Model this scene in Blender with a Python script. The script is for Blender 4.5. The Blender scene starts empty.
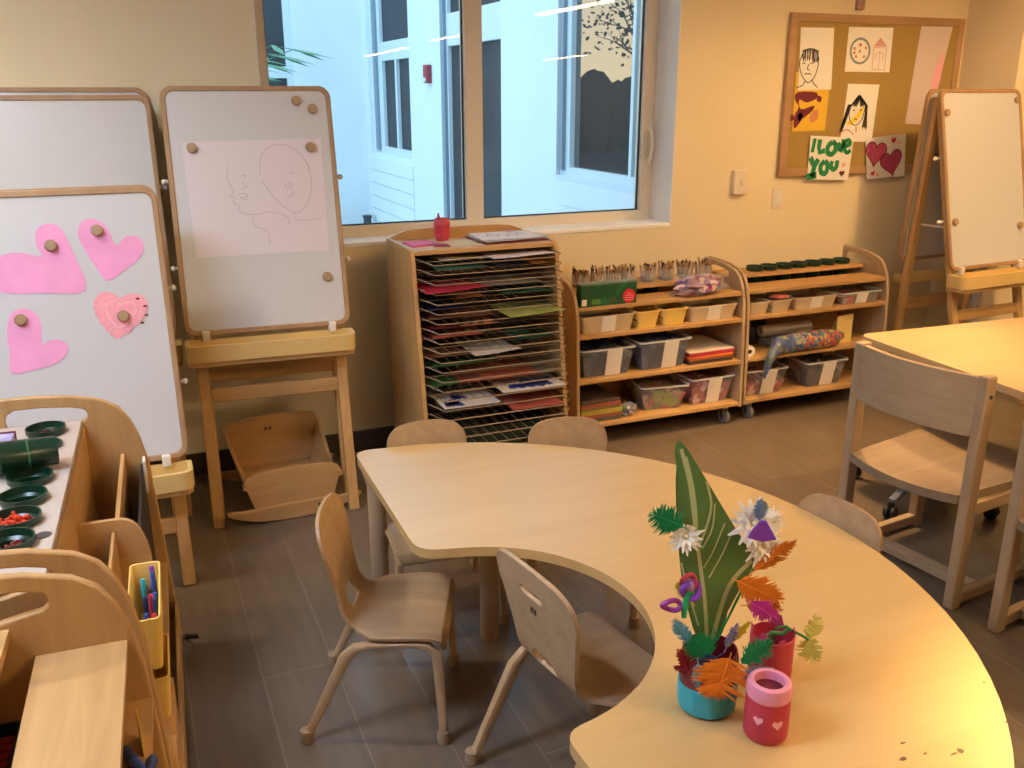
import bpy, bmesh, math, random
from mathutils import Vector, Matrix
from mathutils.geometry import delaunay_2d_cdt
random.seed(7)
C = bpy.context.scene.collection
PI = math.pi
R = math.radians

# ------------------------------------------------------------------ materials
MATS = {}
def _nt(name):
    m = bpy.data.materials.new(name); m.use_nodes = True
    nt = m.node_tree; b = nt.nodes['Principled BSDF']
    MATS[name] = m
    return m, nt, b
def plain(name, col, rough=.5, metal=0, spec=.5, var=0, scale=30, coat=0):
    m, nt, b = _nt(name)
    b.inputs['Roughness'].default_value = rough
    b.inputs['Metallic'].default_value = metal
    b.inputs['Specular IOR Level'].default_value = spec
    b.inputs['Coat Weight'].default_value = coat
    c = (*col, 1)
    if var:
        tc = nt.nodes.new('ShaderNodeTexCoord'); no = nt.nodes.new('ShaderNodeTexNoise')
        no.inputs['Scale'].default_value = scale; no.inputs['Detail'].default_value = 4
        rp = nt.nodes.new('ShaderNodeValToRGB')
        rp.color_ramp.elements[0].position = .3; rp.color_ramp.elements[1].position = .7
        rp.color_ramp.elements[0].color = (*[x*(1-var) for x in col], 1)
        rp.color_ramp.elements[1].color = (*[min(1, x*(1+var)) for x in col], 1)
        nt.links.new(tc.outputs['Object'], no.inputs['Vector']); nt.links.new(no.outputs['Fac'], rp.inputs['Fac'])
        nt.links.new(rp.outputs['Color'], b.inputs['Base Color'])
    else:
        b.inputs['Base Color'].default_value = c
    return m
def wood(name, c1, c2, axis=0, rough=.42, sc=1.0, coat=0.0):
    m, nt, b = _nt(name)
    b.inputs['Roughness'].default_value = rough
    b.inputs['Coat Weight'].default_value = coat
    b.inputs['Coat Roughness'].default_value = .25
    tc = nt.nodes.new('ShaderNodeTexCoord'); mp = nt.nodes.new('ShaderNodeMapping')
    s = [28*sc]*3; s[axis] = 2.2*sc
    mp.inputs['Scale'].default_value = s
    n1 = nt.nodes.new('ShaderNodeTexNoise'); n1.inputs['Scale'].default_value = 1; n1.inputs['Detail'].default_value = 5
    n1.inputs['Roughness'].default_value = .6; n1.inputs['Distortion'].default_value = .6
    n2 = nt.nodes.new('ShaderNodeTexNoise'); n2.inputs['Scale'].default_value = 3*sc; n2.inputs['Detail'].default_value = 2
    mx = nt.nodes.new('ShaderNodeMath'); mx.operation = 'ADD'
    ml = nt.nodes.new('ShaderNodeMath'); ml.operation = 'MULTIPLY'; ml.inputs[1].default_value = .5
    rp = nt.nodes.new('ShaderNodeValToRGB')
    rp.color_ramp.elements[0].position = .36; rp.color_ramp.elements[1].position = .64
    rp.color_ramp.elements[0].color = (*c1, 1); rp.color_ramp.elements[1].color = (*c2, 1)
    L = nt.links.new
    L(tc.outputs['Object'], mp.inputs['Vector']); L(mp.outputs['Vector'], n1.inputs['Vector']); L(tc.outputs['Object'], n2.inputs['Vector'])
    L(n1.outputs['Fac'], mx.inputs[0]); L(n2.outputs['Fac'], mx.inputs[1]); L(mx.outputs[0], ml.inputs[0]); L(ml.outputs[0], rp.inputs['Fac'])
    L(rp.outputs['Color'], b.inputs['Base Color'])
    return m
def clear(name, tint=(.9, .9, .9), fac=.3, rough=.15):
    """translucent plastic: part see-through, part surface"""
    m, nt, b = _nt(name)
    b.inputs['Base Color'].default_value = (*tint, 1); b.inputs['Roughness'].default_value = rough
    tr = nt.nodes.new('ShaderNodeBsdfTransparent'); mx = nt.nodes.new('ShaderNodeMixShader'); mx.inputs[0].default_value = fac
    out = nt.nodes['Material Output']
    nt.links.new(tr.outputs[0], mx.inputs[1]); nt.links.new(b.outputs[0], mx.inputs[2]); nt.links.new(mx.outputs[0], out.inputs['Surface'])
    return m
def pane(name, dark=(.03, .035, .04), refl=.3):
    m, nt, b = _nt(name)
    b.inputs['Base Color'].default_value = (*dark, 1); b.inputs['Roughness'].default_value = .6
    g = nt.nodes.new('ShaderNodeBsdfGlossy'); g.inputs['Roughness'].default_value = .01
    mx = nt.nodes.new('ShaderNodeMixShader'); mx.inputs[0].default_value = refl
    out = nt.nodes['Material Output']
    nt.links.new(b.outputs[0], mx.inputs[1]); nt.links.new(g.outputs[0], mx.inputs[2]); nt.links.new(mx.outputs[0], out.inputs['Surface'])
    return m
def emit(name, col, s):
    m = bpy.data.materials.new(name); m.use_nodes = True; nt = m.node_tree
    e = nt.nodes.new('ShaderNodeEmission'); e.inputs[0].default_value = (*col, 1); e.inputs[1].default_value = s
    nt.links.new(e.outputs[0], nt.nodes['Material Output'].inputs['Surface']); MATS[name] = m
    return m
def spots(name, base, cols, scale=60, thr=.5, rough=.5):
    """speckled paint / mixed small pieces: voronoi cells picked from a ramp"""
    m, nt, b = _nt(name); b.inputs['Roughness'].default_value = rough
    tc = nt.nodes.new('ShaderNodeTexCoord'); v = nt.nodes.new('ShaderNodeTexVoronoi'); v.inputs['Scale'].default_value = scale
    sp = nt.nodes.new('ShaderNodeSeparateColor'); rp = nt.nodes.new('ShaderNodeValToRGB'); rp.color_ramp.interpolation = 'CONSTANT'
    el = rp.color_ramp.elements; al = [base]+cols
    el[0].position = 0; el[0].color = (*al[0], 1); el[1].position = thr; el[1].color = (*al[1], 1)
    for i, c in enumerate(al[2:]):
        e = el.new(thr+(1-thr)*(i+1)/len(cols)); e.color = (*c, 1)
    nt.links.new(tc.outputs['Object'], v.inputs['Vector']); nt.links.new(v.outputs['Color'], sp.inputs[0]); nt.links.new(sp.outputs[0], rp.inputs['Fac'])
    nt.links.new(rp.outputs['Color'], b.inputs['Base Color'])
    return m

mapleX = wood('maple_x', (.46, .260, .098), (.62, .382, .155), 0)
mapleY = wood('maple_y', (.46, .260, .098), (.62, .382, .155), 1)
mapleZ = wood('maple_z', (.46, .260, .098), (.62, .382, .155), 2)
paleX = wood('pale_x', (.40, .275, .16), (.54, .39, .24), 0)
paleY = wood('pale_y', (.40, .275, .16), (.54, .39, .24), 1)
paleZ = wood('pale_z', (.40, .275, .16), (.54, .39, .24), 2)
clear_rim = clear('clear_rim', (.74, .74, .76), .5, .2)
ply = wood('seat_ply', (.35, .22, .11), (.49, .33, .18), 0)
plyleg = wood('leg_ply', (.42, .27, .14), (.57, .395, .225), 2)
rimwood = wood('rim_wood', (.34, .20, .10), (.45, .28, .15), 2)
table_lam = wood('table_laminate', (.575, .375, .155), (.65, .44, .19), 0, rough=.30, sc=.5, coat=.25)
table_edge = wood('table_edge', (.50, .33, .16), (.60, .41, .21), 0)
white_board = plain('white_board', (.62, .625, .645), .25)
white_plastic = plain('white_plastic', (.78, .76, .72), .4)
yellow_plastic = plain('yellow_plastic', (.74, .53, .21), .4)
yellow_bin = plain('yellow_bin', (.85, .60, .16), .45)
beige_bin = clear('beige_bin', (.80, .64, .42), .72, .3)
clear_bin = clear('clear_bin', (.72, .74, .78), .085, .12)
clear_cup = clear('clear_cup', (.85, .86, .88), .22, .08)
cellophane = clear('cellophane', (.9, .88, .9), .16, .1)
label_white = plain('label_white', (.82, .78, .72), .6)
paper_white = plain('paper_white', (.84, .82, .78), .7)
paper_pink = plain('paper_pink', (.71, .65, .70), .7)
pink = plain('pink_paper', (.86, .36, .62), .7, var=.06, scale=12)
coral = plain('coral_paper', (.90, .38, .45), .7, var=.08, scale=60)
coral_light = plain('coral_light', (.93, .52, .55), .7)
green_cup = plain('green_cup', (.005, .033, .016), .28)
green_dark = plain('green_dark', (.008, .035, .022), .5)
black = plain('black', (.012, .012, .014), .5)
charcoal = plain('charcoal', (.05, .05, .055), .5)
rubber = plain('grey_rubber', (.20, .20, .21), .5)
metal = plain('bare_metal', (.55, .55, .55), .3, 1)
wire = plain('wire', (.27, .21, .15), .5, .3)
wall_m = plain('wall_paint', (.80, .69, .47), .75, var=.02, scale=3)
ceil_m = plain('ceiling_paint', (.75, .73, .68), .8)
frame_m = plain('window_frame_paint', (.72, .66, .56), .45)
reveal_m = plain('reveal_paint', (.90, .89, .86), .6)
base_m = wood('baseboard_dark', (.05, .034, .022), (.085, .06, .04), 0, .4)
cork = plain('cork', (.38, .25, .075), .85, var=.10, scale=120)
corkframe = wood('cork_frame', (.38, .22, .11), (.50, .31, .16), 0)
red = plain('red', (.62, .03, .04), .5)
dred = plain('dark_red', (.30, .012, .022), .5)
crimson = plain('crimson', (.50, .035, .075), .5, var=.12, scale=40)
rose = plain('rose', (.85, .42, .52), .55)
turq = plain('turquoise', (.03, .37, .47), .5, var=.08, scale=30)
orange = plain('orange', (.95, .30, .03), .6)
yellow = plain('yellow', (.86, .66, .05), .6)
lime = plain('lime', (.66, .78, .16), .6)
emerald = plain('emerald', (.015, .42, .17), .55)
lblue = plain('light_blue', (.20, .58, .85), .55)
slate = plain('slate_blue', (.28, .40, .66), .55)
navy = plain('navy', (.03, .05, .17), .5)
blue = plain('blue', (.05, .10, .42), .45)
purple = plain('purple', (.22, .05, .46), .5)
magenta = plain('magenta', (.72, .05, .50), .5)
wht = plain('petal_white', (.93, .91, .86), .6)
kiwi = plain('leaf_rib', (.50, .54, .26), .5)
maroon = plain('maroon', (.16, .012, .03), .6)
ink = plain('ink', (.03, .025, .03), .7)
pencil = plain('pencil', (.47, .42, .46), .7)
pencil_pale = plain('pencil_pale', (.64, .57, .58), .7)
olive = plain('olive_paper', (.34, .38, .10), .7)
leafm, nt, b = _nt('leaf_green')
b.inputs['Roughness'].default_value = .42
tc = nt.nodes.new('ShaderNodeTexCoord'); no = nt.nodes.new('ShaderNodeTexNoise'); no.inputs['Scale'].default_value = 14
rp = nt.nodes.new('ShaderNodeValToRGB'); rp.color_ramp.elements[0].color = (.065, .15, .035, 1); rp.color_ramp.elements[1].color = (.15, .28, .075, 1)
nt.links.new(tc.outputs['Object'], no.inputs['Vector']); nt.links.new(no.outputs['Fac'], rp.inputs['Fac']); nt.links.new(rp.outputs['Color'], b.inputs['Base Color'])

# floor: wood-look porcelain planks running towards the window wall
floor_m, nt, b = _nt('floor_planks')
b.inputs['Roughness'].default_value = .30; b.inputs['Specular IOR Level'].default_value = .7
tc = nt.nodes.new('ShaderNodeTexCoord'); mp = nt.nodes.new('ShaderNodeMapping')
mp.inputs['Rotation'].default_value = (0, 0, PI/2); mp.inputs['Location'].default_value = (-.06, .394, 0)
br = nt.nodes.new('ShaderNodeTexBrick'); br.offset = .5
br.inputs['Scale'].default_value = 1; br.inputs['Brick Width'].default_value = 1.22; br.inputs['Row Height'].default_value = .205
br.inputs['Mortar Size'].default_value = .0025; br.inputs['Mortar Smooth'].default_value = .2
br.inputs['Color1'].default_value = (.158, .118, .083, 1); br.inputs['Color2'].default_value = (.172, .130, .092, 1)
br.inputs['Mortar'].default_value = (.235, .19, .145, 1)
m2 = nt.nodes.new('ShaderNodeMapping'); m2.inputs['Scale'].default_value = (30, 2.5, 1)
n1 = nt.nodes.new('ShaderNodeTexNoise'); n1.inputs['Scale'].default_value = 1; n1.inputs['Detail'].default_value = 6
mr = nt.nodes.new('ShaderNodeMapRange'); mr.inputs['From Min'].default_value = .3; mr.inputs['From Max'].default_value = .7
mr.inputs['To Min'].default_value = .86; mr.inputs['To Max'].default_value = 1.14
mul = nt.nodes.new('ShaderNodeMix'); mul.data_type = 'RGBA'; mul.blend_type = 'MULTIPLY'; mul.inputs[0].default_value = 1
L = nt.links.new
L(tc.outputs['Object'], mp.inputs['Vector']); L(mp.outputs['Vector'], br.inputs['Vector'])
L(tc.outputs['Object'], m2.inputs['Vector']); L(m2.outputs['Vector'], n1.inputs['Vector']); L(n1.outputs['Fac'], mr.inputs['Value'])
L(br.outputs['Color'], mul.inputs[6]); L(mr.outputs[0], mul.inputs[7]); L(mul.outputs[2], b.inputs['Base Color'])

# ------------------------------------------------------------------ mesh builder
def rot_to(d):
    return Vector((0, 0, 1)).rotation_difference(Vector(d).normalized()).to_matrix()
def pip(x, y, poly):
    r = False; j = len(poly)-1
    for i in range(len(poly)):
        xi, yi = poly[i]; xj, yj = poly[j]
        if (yi > y) != (yj > y) and x < (xj-xi)*(y-yi)/(yj-yi)+xi: r = not r
        j = i
    return r
class MB:
    def __init__(s): s.v = []; s.f = []
    def add(s, vs, fs):
        o = len(s.v); s.v += [tuple(p) for p in vs]; s.f += [tuple(i+o for i in f) for f in fs]; return s
    def box(s, x0, y0, z0, x1, y1, z1, M=None):
        vs = [Vector((x, y, z)) for z in (z0, z1) for x, y in ((x0, y0), (x1, y0), (x1, y1), (x0, y1))]
        if M is not None: vs = [M @ p for p in vs]
        return s.add(vs, [(3, 2, 1, 0), (4, 5, 6, 7), (0, 1, 5, 4), (1, 2, 6, 5), (2, 3, 7, 6), (3, 0, 4, 7)])
    def frustum(s, x0, y0, x1, y1, z0, z1, gx, gy=None):
        gy = gx if gy is None else gy
        vs = [(x0, y0, z0), (x1, y0, z0), (x1, y1, z0), (x0, y1, z0), (x0-gx, y0-gy, z1), (x1+gx, y0-gy, z1), (x1+gx, y1+gy, z1), (x0-gx, y1+gy, z1)]
        return s.add(vs, [(3, 2, 1, 0), (4, 5, 6, 7), (0, 1, 5, 4), (1, 2, 6, 5), (2, 3, 7, 6), (3, 0, 4, 7)])
    def bar(s, p, q, w, h, up=(0, 0, 1), w2=None, h2=None):
        p = Vector(p); q = Vector(q); d = (q-p).normalized(); u = Vector(up)
        a = d.cross(u)
        if a.length < 1e-4: a = d.cross(Vector((1, 0, 0)))
        a.normalize(); u = a.cross(d).normalized()
        w2 = w if w2 is None else w2; h2 = h if h2 is None else h2
        vs = []
        for c, ww, hh in ((p, w, h), (q, w2, h2)):
            for sx, sy in ((-1, -1), (1, -1), (1, 1), (-1, 1)): vs.append(c+a*(sx*ww/2)+u*(sy*hh/2))
        return s.add(vs, [(0, 1, 2, 3), (7, 6, 5, 4), (0, 4, 5, 1), (1, 5, 6, 2), (2, 6, 7, 3), (3, 7, 4, 0)])
    def tube(s, pts, r, n=8, closed=False, flat=1.0):
        pts = [Vector(p) for p in pts]; N = len(pts); rr = r if isinstance(r, (list, tuple)) else [r]*N
        rings = []; prev = None
        for i, p in enumerate(pts):
            if closed: d = pts[(i+1) % N]-pts[i-1]
            else: d = pts[min(i+1, N-1)]-pts[max(i-1, 0)]
            d.normalize()
            a = prev-d*prev.dot(d) if prev is not None else d.orthogonal()
            if a.length < 1e-6: a = d.orthogonal()
            a.normalize(); prev = a; b2 = d.cross(a)
            rings.append([p+(a*math.cos(2*PI*k/n)+b2*math.sin(2*PI*k/n)*flat)*rr[i] for k in range(n)])
        vs = [q for g in rings for q in g]; fs = []
        for i in range(N if closed else N-1):
            j = (i+1) % N
            for k in range(n): fs.append((i*n+k, i*n+(k+1) % n, j*n+(k+1) % n, j*n+k))
        if not closed: fs += [tuple(range(n-1, -1, -1)), tuple((N-1)*n+k for k in range(n))]
        return s.add(vs, fs)
    def lathe(s, prof, c=(0, 0, 0), n=24, axis=None, close=False):
        M = rot_to(axis) if axis is not None else Matrix.Identity(3); c = Vector(c); vs = []; fs = []
        for r, z in prof:
            for k in range(n): vs.append(c+M @ Vector((r*math.cos(2*PI*k/n), r*math.sin(2*PI*k/n), z)))
        P = len(prof)
        for i in range(P if close else P-1):
            j = (i+1) % P
            for k in range(n): fs.append((i*n+k, i*n+(k+1) % n, j*n+(k+1) % n, j*n+k))
        if not close:
            if prof[0][0] > 1e-6: fs.append(tuple(range(n-1, -1, -1)))
            if prof[-1][0] > 1e-6: fs.append(tuple((P-1)*n+k for k in range(n)))
        return s.add(vs, fs)
    def ball(s, c, rx, ry=None, rz=None, n=12, m=8, M=None, jit=0):
        ry = rx if ry is None else ry; rz = rx if rz is None else rz; c = Vector(c); vs = []; fs = []
        for i in range(m+1):
            t = PI*i/m
            for k in range(n):
                p = Vector((rx*math.sin(t)*math.cos(2*PI*k/n), ry*math.sin(t)*math.sin(2*PI*k/n), rz*math.cos(t)))
                if jit: p *= 1+random.uniform(-jit, jit)
                vs.append(c+(M @ p if M is not None else p))
        for i in range(m):
            for k in range(n): fs.append((i*n+k, (i+1)*n+k, (i+1)*n+(k+1) % n, i*n+(k+1) % n))
        return s.add(vs, fs)
    def sheet(s, outline, t, f=None, holes=(), step=None):
        """solid plate: outline with holes in (u,v), thickness t, mapped by f(u,v,w)"""
        f = f or (lambda u, v, w: (u, v, w))
        pts = []; edges = []
        for loop in [outline]+list(holes):
            lp = []
            for i, p in enumerate(loop):
                q = loop[(i+1) % len(loop)]
                lp.append(p)
                if step:
                    d = math.hypot(q[0]-p[0], q[1]-p[1]); k = int(d/step)
                    for j in range(1, k+1):
                        if k: lp.append((p[0]+(q[0]-p[0])*j/(k+1), p[1]+(q[1]-p[1])*j/(k+1)))
            o = len(pts); pts += lp; edges += [(o+i, o+(i+1) % len(lp)) for i in range(len(lp))]
        if step:
            us = [p[0] for p in outline]; vs_ = [p[1] for p in outline]
            u = min(us)+step*.5
            while u < max(us):
                v = min(vs_)+step*.5
                while v < max(vs_):
                    if pip(u, v, outline) and not any(pip(u, v, h) for h in holes):
                        if all((u-p[0])**2+(v-p[1])**2 > (step*.45)**2 for p in pts): pts.append((u, v))
                    v += step
                u += step
        V, E, F, *_ = delaunay_2d_cdt([Vector(p) for p in pts], edges, [], 0, 1e-7)
        tri = []
        for g in F:
            cx = sum(V[i].x for i in g)/3; cy = sum(V[i].y for i in g)/3
            if pip(cx, cy, outline) and not any(pip(cx, cy, h) for h in holes):
                a, b_, c_ = (V[i] for i in g)
                if (b_-a).cross(c_-a) < 0: g = g[::-1]
                tri.append(tuple(g))
        n = len(V)
        vs = [f(p.x, p.y, t/2) for p in V]+[f(p.x, p.y, -t/2) for p in V]
        fs = list(tri)+[tuple(i+n for i in g[::-1]) for g in tri]
        ec = {}
        for g in tri:
            for i in range(3):
                a, b_ = g[i], g[(i+1) % 3]; ec[(a, b_)] = 1
        for a, b_ in ec:
            if (b_, a) not in ec: fs.append((a, a+n, b_+n, b_))
        return s.add(vs, fs)
    def stroke(s, pts, w, f, t=.0008, closed=False):
        """flat ribbon of width w along 2-D points, mapped by f(u,v,d)"""
        P = [Vector(p) for p in pts]
        if closed: P = P+[P[0]]
        n = len(P); Lf = []; Rt = []
        for i in range(n):
            d = P[min(i+1, n-1)]-P[max(i-1, 0)]
            if d.length < 1e-9: d = Vector((1, 0))
            d.normalize(); nn = Vector((-d.y, d.x))*w/2
            Lf.append(P[i]+nn); Rt.append(P[i]-nn)
        vs = [f(p.x, p.y, t) for p in Lf]+[f(p.x, p.y, t) for p in Rt]+[f(p.x, p.y, 0) for p in Lf]+[f(p.x, p.y, 0) for p in Rt]
        fs = []
        for i in range(n-1):
            fs += [(i, i+1, n+i+1, n+i), (2*n+i, 2*n+i+1, i+1, i), (n+i, n+i+1, 3*n+i+1, 3*n+i)]
        return s.add(vs, fs)
    def build(s, name, mat, parent=None, bevel=0, seg=2, smooth=35):
        me = bpy.data.meshes.new(name); me.from_pydata(s.v, [], s.f); me.validate()
        bm = bmesh.new(); bm.from_mesh(me); bmesh.ops.recalc_face_normals(bm, faces=bm.faces); bm.to_mesh(me); bm.free()
        for p in me.polygons: p.use_smooth = True
        try: me.set_sharp_from_angle(angle=R(smooth))
        except Exception: pass
        me.materials.append(mat if not isinstance(mat, str) else MATS[mat])
        o = bpy.data.objects.new(name, me); C.objects.link(o)
        if parent is not None: o.parent = parent
        if bevel:
            md = o.modifiers.new('b', 'BEVEL'); md.width = bevel; md.segments = seg; md.limit_method = 'ANGLE'; md.angle_limit = R(40)
        return o
def B(*a, **k): return MB().box(*a, **k)
def thing(name, label, cat, loc=(0, 0, 0), rz=0, group=None, rot=None):
    o = bpy.data.objects.new(name, None); C.objects.link(o); o.empty_display_size = .05
    o.location = loc; o.rotation_euler = rot or (0, 0, rz); o['label'] = label; o['category'] = cat
    if group: o['group'] = group
    return o
def tag(o, label, cat, group=None, kind=None):
    o['label'] = label; o['category'] = cat
    if group: o['group'] = group
    if kind: o['kind'] = kind
    return o
def place(o, loc, rz=0, rot=None):
    o.location = loc; o.rotation_euler = rot or (0, 0, rz); return o
def struct(o):
    o['kind'] = 'structure'; return o
def dup(src, loc, rz, label, group=None):
    r = src.copy(); C.objects.link(r); r.location = loc; r.rotation_euler = (0, 0, rz) if not isinstance(rz, tuple) else rz
    r['label'] = label
    if group: r['group'] = group
    for ch in list(src.children):
        c = ch.copy(); C.objects.link(c); c.parent = r
        for g in list(ch.children):
            d = g.copy(); C.objects.link(d); d.parent = c
    return r
def rrect(x0, y0, x1, y1, r, n=6):
    o = []
    for cx, cy, a in ((x1-r, y1-r, 0), (x0+r, y1-r, 90), (x0+r, y0+r, 180), (x1-r, y0+r, 270)):
        for k in range(n+1): o.append((cx+r*math.cos(R(a+90*k/n)), cy+r*math.sin(R(a+90*k/n))))
    return o
def rpoly(pts, rad, n=5):
    """polygon with rounded corners (rad: number or list)"""
    out = []; N = len(pts)
    for i, p in enumerate(pts):
        r = rad[i] if isinstance(rad, (list, tuple)) else rad
        p = Vector(p); a = Vector(pts[i-1]); c = Vector(pts[(i+1) % N])
        if r <= 0: out.append(tuple(p)); continue
        da = (a-p); dc = (c-p); la, lc = da.length, dc.length; da.normalize(); dc.normalize()
        k = min(r, la*.49, lc*.49); A = p+da*k; D = p+dc*k
        for j in range(n+1):
            t = j/n; q = A*(1-t)**2+p*(2*t*(1-t))+D*t*t; out.append(tuple(q))
    return out
def circ(cx, cy, rx, ry=None, n=24, a0=0, a1=360):
    ry = rx if ry is None else ry
    full = abs(a1-a0) >= 360
    return [(cx+rx*math.cos(R(a0+(a1-a0)*k/(n if full else n-1))), cy+ry*math.sin(R(a0+(a1-a0)*k/(n if full else n-1)))) for k in range(n)]
def smooth2(pts, n=4, closed=True):
    """Catmull-Rom"""
    N = len(pts); out = []
    rng = range(N) if closed else range(N-1)
    for i in rng:
        g = (lambda k: Vector(pts[k % N])) if closed else (lambda k: Vector(pts[max(0, min(N-1, k))]))
        p0, p1, p2, p3 = g(i-1), g(i), g(i+1), g(i+2)
        for j in range(n):
            t = j/n
            out.append(tuple(.5*((2*p1)+(p2-p0)*t+(2*p0-5*p1+4*p2-p3)*t*t+(3*p1-p0-3*p2+p3)*t**3)))
    if not closed: out.append(tuple(pts[-1]))
    return out
# ------------------------------------------------------------------ the room shell
D = 4.02                    # inner face of the window wall
def xz(y): return lambda u, v, w: (u, y+w, v)
CZ = 2.75
X0, X1, Y0 = -2.4, 9.5, -10.5
struct(MB().box(X0-.2, Y0-.2, -.12, X1+.2, 4.42, 0).build('floor', floor_m))
struct(MB().box(X0-.2, Y0-.2, CZ, X1+.2, 4.40, CZ+.15).build('ceiling', ceil_m))
WX0, WX1, WZ0, WZ1 = .585, 2.585, .985, 2.56
struct(MB().sheet([(X0, 0), (4.44, 0), (4.44, CZ), (X0, CZ)], .34, xz(D+.17), holes=[[(WX0, WZ0), (WX1, WZ0), (WX1, WZ1), (WX0, WZ1)]]).build('wall_back', wall_m))
struct(MB().sheet([(4.44, 4.36), (4.44, 3.65), (X1, 3.65), (X1, 3.85), (4.64, 3.85), (4.64, 4.36)], CZ, lambda u, v, w: (u, v, w+CZ/2)).build('wall_return', wall_m))
struct(B(X0-.2, Y0, 0, X0, 4.36, CZ).build('wall_left', wall_m))
struct(B(X1, Y0, 0, X1+.2, 3.85, CZ).build('wall_right', wall_m))
struct(B(X0-.2, Y0-.2, 0, X1+.2, Y0, CZ).build('wall_rear', wall_m))
struct(B(X0, D-.014, 0, 4.44, D, .105).build('baseboard_back', base_m, bevel=.003))
struct(B(4.426, 3.64, 0, 4.44, D-.014, .105).build('baseboard_return', base_m))
struct(B(4.426, 3.636, 0, X1, 3.65, .105).build('baseboard_right', base_m))
# window 1: reveal lining, sill board, frame with mullion, two glass panes, handle
struct(MB().sheet([(WX0, WZ0), (WX1, WZ0), (WX1, WZ1), (WX0, WZ1)], .194, xz(D+.098), holes=[[(WX0+.004, WZ0+.004), (WX1-.004, WZ0+.004), (WX1-.004, WZ1-.004), (WX0+.004, WZ1-.004)]]).build('trim_1', reveal_m))
struct(B(WX0+.004, D-.004, WZ0-.016, WX1-.004, D+.195, WZ0+.003).build('trim_2', reveal_m, bevel=.003))
fy = 4.25
wf = struct(MB().sheet([(WX0, WZ0), (WX1, WZ0), (WX1, WZ1), (WX0, WZ1)], .07, xz(fy), holes=[
    [(WX0+.068, WZ0+.05), (1.55, WZ0+.05), (1.55, WZ1-.07), (WX0+.068, WZ1-.07)], [(1.638, WZ0+.05), (2.515, WZ0+.05), (2.515, WZ1-.07), (1.638, WZ1-.07)]]).build('window_1', frame_m, bevel=.004))
gl = bpy.data.materials.new('window_glass'); gl.use_nodes = True; nt = gl.node_tree
tr = nt.nodes.new('ShaderNodeBsdfTransparent'); tr.inputs[0].default_value = (.95, .98, 1, 1)
gg = nt.nodes.new('ShaderNodeBsdfGlossy'); gg.inputs['Roughness'].default_value = 0
fr = nt.nodes.new('ShaderNodeFresnel'); fr.inputs['IOR'].default_value = 1.33
mx = nt.nodes.new('ShaderNodeMixShader'); L = nt.links.new
L(fr.outputs[0], mx.inputs[0]); L(tr.outputs[0], mx.inputs[1]); L(gg.outputs[0], mx.inputs[2]); L(mx.outputs[0], nt.nodes['Material Output'].inputs['Surface'])
gasket = plain('gasket', (.02, .02, .022), .5)
for a, b2 in ((WX0+.068, 1.55), (1.638, 2.515)):
    MB().box(a-.01, fy-.003, WZ0+.04, b2+.01, fy+.003, WZ1-.06).build('glass_pane', gl, wf)
    MB().sheet([(a, WZ0+.05), (b2, WZ0+.05), (b2, WZ1-.07), (a, WZ1-.07)], .012, xz(fy), holes=[[(a+.006, WZ0+.056), (b2-.006, WZ0+.056), (b2-.006, WZ1-.076), (a+.006, WZ1-.076)]]).build('gasket', gasket, wf)
hd = MB(); hd.tube([(2.553, fy-.035, 1.29), (2.550, fy-.065, 1.31), (2.545, fy-.085, 1.37), (2.550, fy-.065, 1.43), (2.553, fy-.035, 1.45)], .009, 8)
hd.box(2.540, fy-.045, 1.27, 2.566, fy-.034, 1.30); hd.box(2.540, fy-.045, 1.44, 2.566, fy-.034, 1.47)
hd.build('handle', plain('handle_white', (.78, .72, .62), .4), wf)

# ------------------------------------------------------------------ outside: the white wing across the courtyard
ext = plain('exterior_white', (.74, .76, .77), .8, var=.03, scale=2)
extf = plain('exterior_frame', (.66, .70, .74), .5)
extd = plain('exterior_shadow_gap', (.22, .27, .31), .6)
ground = plain('courtyard_concrete', (.42, .44, .45), .9, var=.2, scale=3)
struct(MB().box(-14, 4.36, -.14, 14, 40, -.02).build('ground', ground))
struct(MB().box(-14, 12.2, -.0195, 1.1, 40, -.002).build('added_ground', plain('added_ground_dark', (.008, .012, .006), .95, spec=.1)))  # unseen dark sheet, added to darken the ground mirrored in the outside window
def yz(x): return lambda u, v, w: (x+w, u, v)
EX = 2.94; EH = 4.6
w3 = [(4.74, 1.06), (6.12, 1.06), (6.12, 2.62), (4.74, 2.62)]
dr = [(7.16, .02), (8.66, .02), (8.66, 3.05), (7.16, 3.05)]
w1 = [(9.67, .955), (11.36, .955), (11.36, 3.05), (9.67, 3.05)]
struct(MB().sheet([(4.36, -.02), (11.6, -.02), (11.6, EH), (4.36, EH)], .2, yz(EX+.1), holes=[w3, dr, w1]).build('wall_courtyard', ext))
struct(MB().sheet([(1.15, -.02), (3.14, -.02), (3.14, EH), (1.15, EH)], .2, xz(11.7), holes=[[(1.3, .9), (2.10, .9), (2.10, 3.2), (1.3, 3.2)]]).build('wall_courtyard_end', ext))
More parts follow.
